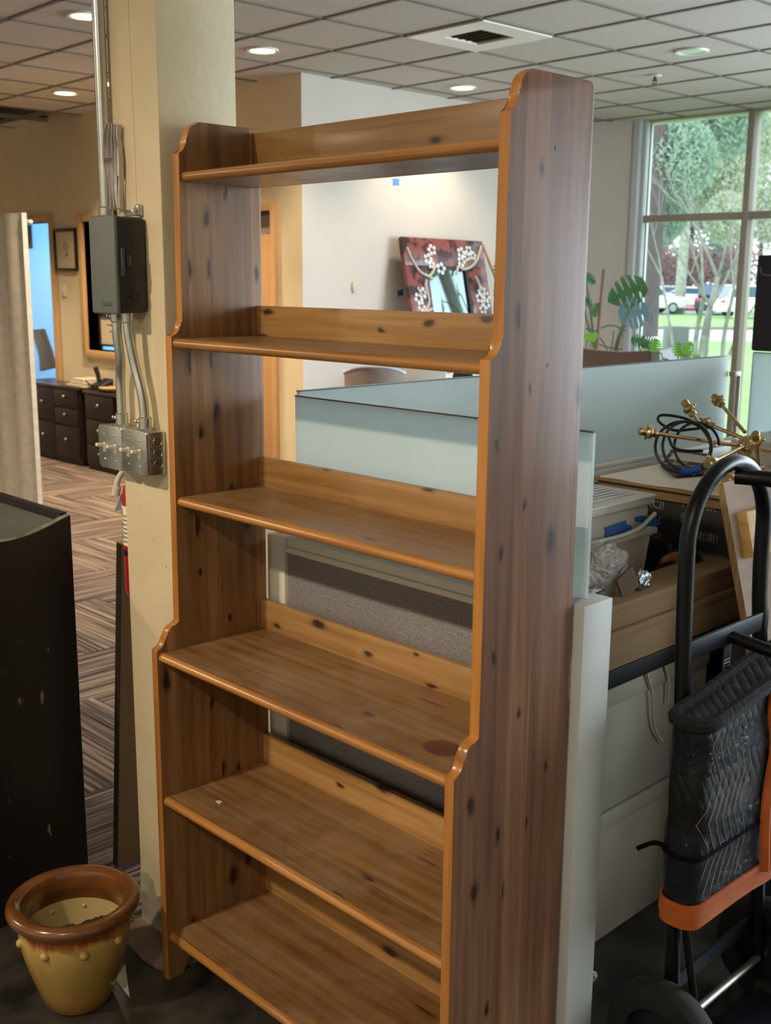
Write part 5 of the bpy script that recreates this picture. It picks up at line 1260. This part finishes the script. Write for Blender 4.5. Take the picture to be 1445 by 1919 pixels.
picture('framed_drawing', 'black-framed drawing with a cream mount on the far cream wall', -7.60, -7.20, 1.72, 2.10, 3.58, .028, M_bfr, (((.5, .7), (.42, .6), (.5, .5), (.56, .42), (.48, .34)), ((.52, .66), (.6, .58), (.58, .5)), ((.46, .4), (.54, .36), (.62, .4))))
picture('framed_certificate', 'black-framed white certificate behind the steel conduits', -6.98, -6.30, 1.06, 1.34, 3.65, .02, M_bfr, (((.2, .7), (.5, .7), (.8, .7)), ((.25, .5), (.5, .5), (.75, .5)), ((.3, .35), (.5, .35), (.7, .35))))
q = B(); box(q, -7.52, -7.45, 3.565, 3.58, 1.49, 1.605, bev=.004); box(q, -7.50, -7.47, 3.555, 3.568, 1.53, 1.565, bev=.003)
single('wall_switch', 'cream wall switch plate below the framed drawing', 'switch', q, mat('cream_plastic', (220, 208, 182), .5))
# blue office contents
t = thing('office_chair', 'black office chair seen through the window in the blue room', 'chair', (-9.2, 4.5, 0))
M_chair = mat('navy_black_mesh', (30, 40, 56), .7)
c = at(88, 660, y=4.5)
s_ = 4.5
def cp(u, v, y=4.5): return at(u, v, y=y)
P = [cp(66, 618), cp(86, 616), cp(96, 650), cp(104, 672), (cp(106, 690)), cp(84, 695), cp(86, 668), cp(78, 645)]
q = B(); prism(q, [(p.x, p.z) for p in P], 'y', 4.42, 4.50, bev=.02, seg=2); obj('backrest', q, M_chair, t)
p = cp(95, 700); q = B(); box(q, p.x-.3, p.x+.3, 4.2, 4.7, .42, .52, bev=.04, seg=3); obj('seat', q, M_chair, t)
q = B(); cyl(q, (p.x, 4.45, .08), (p.x, 4.45, .42), .03, 12); obj('gas_column', q, M_black, t)
for k in range(5):
    a = 2*PI*k/5; q = B(); tube(q, [(p.x, 4.45, .1), (p.x+.3*math.cos(a), 4.45+.3*math.sin(a), .06)], .02, 8); ball(q, (p.x+.3*math.cos(a), 4.45+.3*math.sin(a), .03), .03, seg=10, ring=6); obj('base_leg', q, M_black, t)
q = B(); pa, pb = at(48, 415, y=3.75), at(56, 466, y=3.75); box(q, pa.x-.1, pb.x, 3.73, 3.78, pb.z, 2.17); single('blind_cassette', 'dark blind cassette hanging inside the blue window', 'blind', q, mat('slate_blind', (60, 74, 90), .7))

# ------------------------------------------------------------------ grey wall: tape, hook, mirror, chairs, plants
XW = -4.07
def tape(label, u, v, w, h, rz=0):
    p = at(u, v, x=XW); q = B(); T = Matrix.Translation((XW, p.y, p.z)) @ Matrix.Rotation(R(rz), 4, 'X')
    prism(q, [(-w/2, -h/2), (w/2, -h/2+.004), (w/2-.006, 0), (w/2, h/2), (-w/2, h/2-.004), (-w/2+.006, 0)], 'x', .0003, .0015, M=T)
    single('masking_tape', label, 'tape', q, MATS['blue_masking_tape'], 'blue tape on the grey wall')
bt = MATS['blue_masking_tape']
M_ltape = mat('bright_blue_tape', (74, 140, 206), .6); MATS['blue_masking_tape'] = M_ltape
tape('small square of blue tape high on the grey wall', 742, 341, .075, .055)
MATS['blue_masking_tape'] = bt
tape('dark blue tape piece on the wall left of the floral mirror', 750, 549, .07, .05, 8)
tape('blue tape piece on the wall right of the floral mirror', 931, 548, .08, .06)
p = at(662, 538, x=XW); q = B(); ball(q, (XW+.006, p.y, p.z), .03, seg=16, ring=10, sc=(.35, .62, 1.5)); single('adhesive_hook', 'small teardrop adhesive hook on the grey wall', 'hook', q, mat('ivory_hook', (206, 192, 168), .4))
# floral mirror leaning back on a console against the wall
TL, TR_, BL, BR_ = at(752, 443, x=-3.98), at(904, 452, x=-3.93), at(767, 600, x=-3.83), at(919, 600, x=-3.785)
rgt = (TR_-TL); upv = (TL-BL); Wm = rgt.length; Hm = 1.02
rn = rgt.normalized(); un = (upv-rn*upv.dot(rn)).normalized(); T = frame3(TL-un*Hm, rgt, upv)
t = thing('floral_mirror', 'square mirror with a maroon floral frame of white blossoms leaning on the wall', 'mirror', T.to_translation())
def damask():
    m = mat('maroon_damask_frame', (54, 24, 34), .4, c2=(132, 72, 64), scale=13, detail=1, contrast=.2, coat=.3); return m
M_dam = damask(); bw = .235*Wm/.95
for (a, b, c, d) in ((0, Wm, Hm-bw, Hm), (0, Wm, 0, bw), (0, bw, bw, Hm-bw), (Wm-bw, Wm, bw, Hm-bw)):
    q = B(); box(q, a, b, c, d, -.04, 0, bev=.004, M=T); obj('frame_bar', q, M_dam, t)
q = B(); box(q, bw, Wm-bw, bw, Hm-bw, -.035, -.022, M=T); obj('mirror_glass', q, mat('silvered_glass', (190, 212, 214), .03, metal=1.0), t, smooth=False)
for (a, b, c, d) in ((bw, Wm-bw, Hm-bw-.02, Hm-bw), (bw, bw+.015, bw, Hm-bw), (Wm-bw-.02, Wm-bw, bw, Hm-bw)):
    q = B(); box(q, a, b, c, d, -.034, -.004, M=T); obj('inner_lip', q, mat('dark_lip', (34, 30, 34), .4) if 'dark_lip' not in MATS else MATS['dark_lip'], t, smooth=False)
M_bloom = mat('white_blossom_paint', (216, 222, 222), .5); M_twig = mat('cream_twig_paint', (196, 186, 172), .5)
def mp_(u, v):   # fraction of the frame face, measured from its lower left corner
    return T @ Vector((u*Wm, v*Hm, .002))
def blossom(u, v, r):
    q = B()
    for k in range(5):
        a = 2*PI*k/5+u*9; c = T @ Vector((u*Wm+r*.62*math.cos(a), v*Hm+r*.62*math.sin(a), .002))
        ball(q, c, r*.33, T.to_3x3().to_4x4(), seg=8, ring=5, sc=(1, 1, .12))
    obj('blossom', q, M_bloom, t)
for (u, v, r) in ((.34, .91, .05), (.28, .84, .05), (.31, .80, .04), (.42, .77, .055), (.70, .90, .05), (.69, .83, .05), (.77, .87, .042), (.80, .92, .042), (.85, .88, .04), (.10, .54, .05), (.16, .58, .05), (.12, .48, .045), (.10, .28, .055), (.90, .60, .05), (.86, .55, .05), (.93, .50, .05), (.88, .46, .045), (.95, .56, .045), (.86, .32, .05), (.2, .30, .05), (.5, .1, .05), (.3, .12, .05), (.75, .1, .05), (.9, .15, .05), (.1, .12, .05)):
    blossom(u, v, r)
for tw in (((.04, .92), (.09, .82), (.16, .74), (.25, .71), (.30, .73), (.36, .79)), ((.24, .71), (.30, .69)), ((.97, .96), (.93, .90), (.88, .84), (.80, .79), (.70, .77), (.64, .79), (.60, .73)), ((.08, .42), (.16, .45), (.22, .52), (.20, .62), (.22, .68)), ((.10, .62), (.14, .56)), ((.16, .44), (.24, .46)), ((.84, .72), (.87, .66), (.88, .6)), ((.88, .44), (.9, .38))):
    q = B(); tube(q, [mp_(*w) for w in tw], .011, 6, smooth_n=4); obj('twig', q, M_twig, t)
# console the mirror stands on
yc = (TL.y+TR_.y)/2; zb = (T @ Vector((0, 0, 0))).z
q0 = T @ Vector((0, 0, 0))
t = thing('console_table', 'white console table under the floral mirror by the grey wall', 'table', (-3.75, yc+.15, 0))
q = B(); box(q, -4.05, -3.45, yc-.75, yc+1.05, zb-.07, zb-.031, bev=.004); obj('table_top', q, M_white, t)
for x in (-4.0, -3.5):
    for y in (yc-.7, yc+1.0):
        q = B(); box(q, x-.025, x+.025, y-.025, y+.025, 0, zb-.07); obj('leg', q, M_white, t, smooth=False)
# bamboo stick leaning right of the mirror
a, b = at(904, 458, x=-4.03), at(936, 540, x=-3.95); d = (b-a).normalized(); e = a+d*((a.z-zb)/(-d.z))
q = B(); tube(q, [a, b, e], .011, 8); single('bamboo_stick', 'thin tan bamboo stick leaning on the wall beside the mirror', 'stick', q, mat('tan_bamboo', (176, 136, 92), .6))
# grey tub chair, white screen and dark bag beyond the glass partition
M_upho = mat('taupe_upholstery', (158, 142, 130), .9, c2=(148, 132, 122), scale=20); M_pipe = mat('pale_piping', (198, 204, 216), .8)
def tub(label, cx, cy, rz, ztop, w=.36, h0=.42, group='grey tub chairs', m=M_upho):
    t = thing('tub_chair', label, 'chair', (cx, cy, 0), rz, group)
    q = B(); g = []
    for i in range(21):
        a = PI*(-.08+1.16*i/20); r = w; row = []
        for k in range(6):
            z = h0+(ztop-h0)*k/5; f = 1+.08*k/5; row.append((r*f*math.cos(a), r*f*math.sin(a), z-(.05*abs(math.cos(a))**3 if k == 5 else 0)))
        g.append(row)
    sheet(q, g, .07); obj('shell_back', q, m, t, local=True)
    q = B(); lathe(q, [(0, h0), (w*.98, h0), (w, h0+.03), (w*.98, h0+.1), (w*.9, h0+.12), (0, h0+.12)], 28); obj('seat_cushion', q, m, t, local=True)
    q = B(); tube(q, [tuple(r[-1]) for r in g], .009, 6); obj('piping', q, M_pipe, t, local=True)
    for sx in (-1, 1):
        for sy in (-1, 1):
            q = B(); tube(q, [(sx*w*.6, sy*w*.6, h0), (sx*w*.72, sy*w*.72, 0)], [.02, .012], 8); obj('leg', q, M_black, t, local=True)
    return t
c = far(702, 700, 6.7)
tub('taupe tub chair showing its rounded back below the teardrop hook', c.x, c.y, R(-135), far(702, 683, 6.7).z, w=.17)
c = far(790, 700, 6.9); q = B(); T2 = Matrix.Translation((c.x, c.y, 0)) @ Matrix.Rotation(R(46), 4, 'Z'); zt2 = far(790, 676, 6.9).z
box(q, -.155, .155, -.02, .02, .35, zt2, bev=.01, M=T2); box(q, -.1, .1, -.1, .1, 0, .02, bev=.004, M=T2); box(q, -.02, .02, -.02, .02, .02, .36, M=T2)
single('white_screen', 'plain white board standing between the tub chair and the dark bag', 'board', q, mat('white_board', (226, 222, 212), .6))
c = far(868, 705, 6.6); q = B(); bmesh.ops.create_icosphere(q, subdivisions=4, radius=1); zt3 = far(868, 688, 6.6).z
for v in q.verts:
    n = 1+.25*mn.noise(v.co*2.4); w_ = Vector((v.co.x*.13*n, v.co.y*.13*n, 0)); v.co = Vector((c.x+w_.x, c.y+w_.y, .45+max(-.45, v.co.z*(zt3-.45)*min(n, 1.05))))
single('dark_bag', 'crumpled black bag standing beyond the glass partition', 'bag', q, mat('black_shiny_bag', (32, 34, 40), .3, bump=.7, bscale=12))
# settee back by the window
a, b = far(1078, 660, 8.3), far(1233, 655, 8.0); rz = math.atan2(b.y-a.y, b.x-a.x); L = (b-a).length
t = thing('settee', 'brown-grey settee with its low back below the monstera leaves', 'sofa', ((a.x+b.x)/2, (a.y+b.y)/2, 0), rz)
M_set = mat('brown_grey_leather', (132, 108, 98), .55, c2=(120, 98, 90), scale=5)
zt4 = b.z; q = B(); pr = []
for i in range(13):
    x = -L/2+L*i/12; pr.append((x, zt4-.05*math.sin(PI*i/12)*.5-.0))
prism(q, pr+[(L/2, .25), (-L/2, .25)], 'y', -.05, .05, bev=.015, seg=2); obj('back', q, M_set, t, local=True)
q = B(); box(q, -L/2, L/2, .05, .6, .25, .45, bev=.03, seg=3); obj('seat', q, M_set, t, local=True)
for s in (-1, 1):
    q = B(); box(q, s*L/2-.035, s*L/2+.035, -.06, .6, .2, zt4 if s > 0 else .65, bev=.015); obj('arm', q, mat('grey_arm', (140, 142, 146), .7) if s < 0 else MATS['grey_arm'], t, local=True)
    for y in (0, .55):
        q = B(); cyl(q, (s*(L/2-.06), y, 0), (s*(L/2-.06), y, .25), .02, 8); obj('leg', q, M_black, t, local=True)
# monstera and companions near the window corner
M_leaf = mat('monstera_leaf', (62, 116, 58), .35, c2=(46, 92, 48), scale=6); M_leafb = mat('young_leaf', (118, 176, 58), .45); M_leafs = mat('silvery_leaf', (92, 128, 134), .25); M_stemg = mat('plant_stem', (92, 104, 76), .6)
def monstera_leaf(bm, o, right, up, L, w, splits=5):
    T = frame3(o, right, up); pts = []
    n = 36
    for i in range(n+1):
        t_ = i/n; y = L*(1-t_); half = w*math.sin(PI*min(1, (1-t_)*.92+.08))**.7
        cut = .22 if (i % 6 in (3, 4)) and .12 < t_ < .85 else 1.0
        pts.append((half*cut, y-(.02*L if cut < 1 else 0)))
    L_ = [(-x, y) for x, y in reversed(pts)]
    poly = pts+L_[1:] if abs(pts[-1][0]) > 1e-6 else pts+L_
    for (sg) in (1, -1):
        prev = None
        for i in range(n):
            a, b = pts[i], pts[i+1]
            vs = [T @ Vector((0, a[1], 0)), T @ Vector((sg*a[0], a[1], -.12*a[0])), T @ Vector((sg*b[0], b[1], -.12*b[0])), T @ Vector((0, b[1], 0))]
            f = bm.faces.new([bm.verts.new(v) for v in vs])
    bmesh.ops.remove_doubles(bm, verts=bm.verts, dist=1e-5)
def D_(u, v, D=9.1): return far(u, v, D)
pb = D_(1135, 700); 
t = thing('monstera_plant', 'monstera plant with split leaves in front of the window corner', 'plant', (pb.x, pb.y, 0))
q = B(); lathe(q, [(0, 0), (.16, 0), (.2, .3), (.22, .36), (.2, .36), (.18, .3), (0, .29)], 28, Matrix.Translation((pb.x, pb.y, 0))); obj('pot', q, mat('grey_planter', (120, 118, 114), .6), t)
for (stem, tip, rgt_, L, w, mt) in ((((1150, 690), (1156, 640), (1185, 570), (1203, 536)), (1203, 535), (-.55, -.25), .34, .13, M_leaf),
                              (((1150, 690), (1160, 640), (1172, 610)), (1166, 592), (1, .2), .26, .13, M_leafs),
                              (((1120, 690), (1116, 640), (1108, 615)), (1112, 590), (.5, .9), .12, .05, M_leaf),
                              (((1120, 690), (1104, 560), (1096, 520)), (1094, 515), (.9, -.7), .13, .045, M_leaf),
                              (((1125, 690), (1100, 600), (1094, 565)), (1094, 560), (.8, -.8), .10, .04, M_leaf)):
    q = B(); tube(q, [D_(*s) for s in stem], [.012, .006], 6, smooth_n=5); st = obj('stem', q, M_stemg, t)
    q = B(); o = D_(*tip); dirv = (RT*rgt_[0]+UP*rgt_[1]).normalized(); side = dirv.cross(FW).normalized()
    monstera_leaf(q, o-dirv*L*.1+dirv*0, side, dirv, L, w); bmesh.ops.solidify(q, geom=q.faces[:], thickness=.002); obj('leaf', q, mt, t, ang=60)
for (a_, b_2, c_) in (((1095, 632), (1140, 610), (1175, 620)), ((1095, 628), (1130, 648), (1165, 655)), ((1098, 615), (1130, 640), (1150, 690)), ((1140, 690), (1148, 640), (1150, 620))):
    q = B(); tube(q, [D_(*a_), D_(*b_2), D_(*c_)], .006, 6, smooth_n=5); obj('vine', q, M_stemg, t)
a, b = D_(1132, 505), D_(1119, 645); d = (b-a).normalized(); e = a+d*((a.z-.3)/(-d.z))
q = B(); tube(q, [a, e], .014, 8); obj('support_stake', q, mat('brown_stake', (134, 104, 84), .7), t)
def leafy(label, u, v, D, mt, n, s, zb_=0.0):
    p = far(u, v, D); t = thing('leafy_plant', label, 'plant', (p.x, p.y, zb_))
    q = B(); lathe(q, [(0, 0), (.1, 0), (.13, .22), (.12, .22), (0, .2)], 20, Matrix.Translation((p.x, p.y, zb_))); obj('pot', q, MATS['grey_planter'], t)
    for k in range(n):
        tip = p+Vector((random.uniform(-1, 1)*s*1.6, random.uniform(-1, 1)*s*1.6, random.uniform(-.6, .5)*s))
        q = B(); tube(q, [(p.x, p.y, zb_+.2), (p.x*.5+tip.x*.5, p.y*.5+tip.y*.5, tip.z-.1), tip], .004, 5, smooth_n=3); obj('stem', q, M_stemg, t)
        q = B(); dirv = (UP*random.uniform(-.2, 1)+RT*random.uniform(-1, 1)).normalized(); monstera_leaf(q, tip, dirv.cross(FW), dirv, s*1.3, s*.6); bmesh.ops.solidify(q, geom=q.faces[:], thickness=.002); obj('leaf', q, mt, t, ang=60)
leafy('small plant with one dark lobed leaf above the settee', 1222, 645, 8.95, M_leaf, 3, .09)
leafy('bright green leafy plant peeping over the frosted glass partition', 1270, 668, 7.0, M_leafb, 6, .07)
leafy('green trailing plant at the right end of the mirror', 930, 515, 8.75, M_leaf, 4, .12, zb-.03)
leafy('low yellow-green plant behind the monstera stems', 1098, 640, 8.9, M_leafb, 2, .07)
# monitor beyond the far glass partition
YM = 3.3; a, b = at(1421, 478, y=YM), at(1411, 657, y=YM)
t = thing('computer_monitor', 'dark back of a computer monitor at the right edge above the glass', 'monitor', (b.x+.28, YM, .75))
q = B(); box(q, b.x, b.x+.62, YM-.025, YM+.01, b.z, a.z, bev=.012, seg=3); obj('housing', q, mat('charcoal_monitor', (34, 34, 44), .45), t)
q = B(); cyl(q, (b.x+.31, YM+.02, .77), (b.x+.31, YM+.02, b.z+.05), .025, 12); box(q, b.x+.18, b.x+.44, YM-.08, YM+.14, .75, .765, bev=.004); obj('stand', q, M_black, t)
q = B(); p0, p1, p2 = at(1424, 500, y=YM-.03), at(1430, 514, y=YM-.03), at(1450, 516, y=YM-.03); tube(q, [p0, p1, p2], .004, 6, smooth_n=5); obj('cable', q, mat('grey_cable', (110, 104, 110), .6), t)
t = thing('far_desk', 'white desk beyond the far glass partition carrying the monitor', 'desk', (b.x+.4, YM+.1, 0))
q = B(); box(q, b.x-.2, b.x+1.2, YM-.35, YM+.4, .72, .75, bev=.003); obj('desk_top', q, M_white, t)
for x in (b.x-.15, b.x+1.15):
    for y in (YM-.3, YM+.35):
        q = B(); box(q, x-.02, x+.02, y-.02, y+.02, 0, .72); obj('leg', q, M_steel, t, smooth=False)
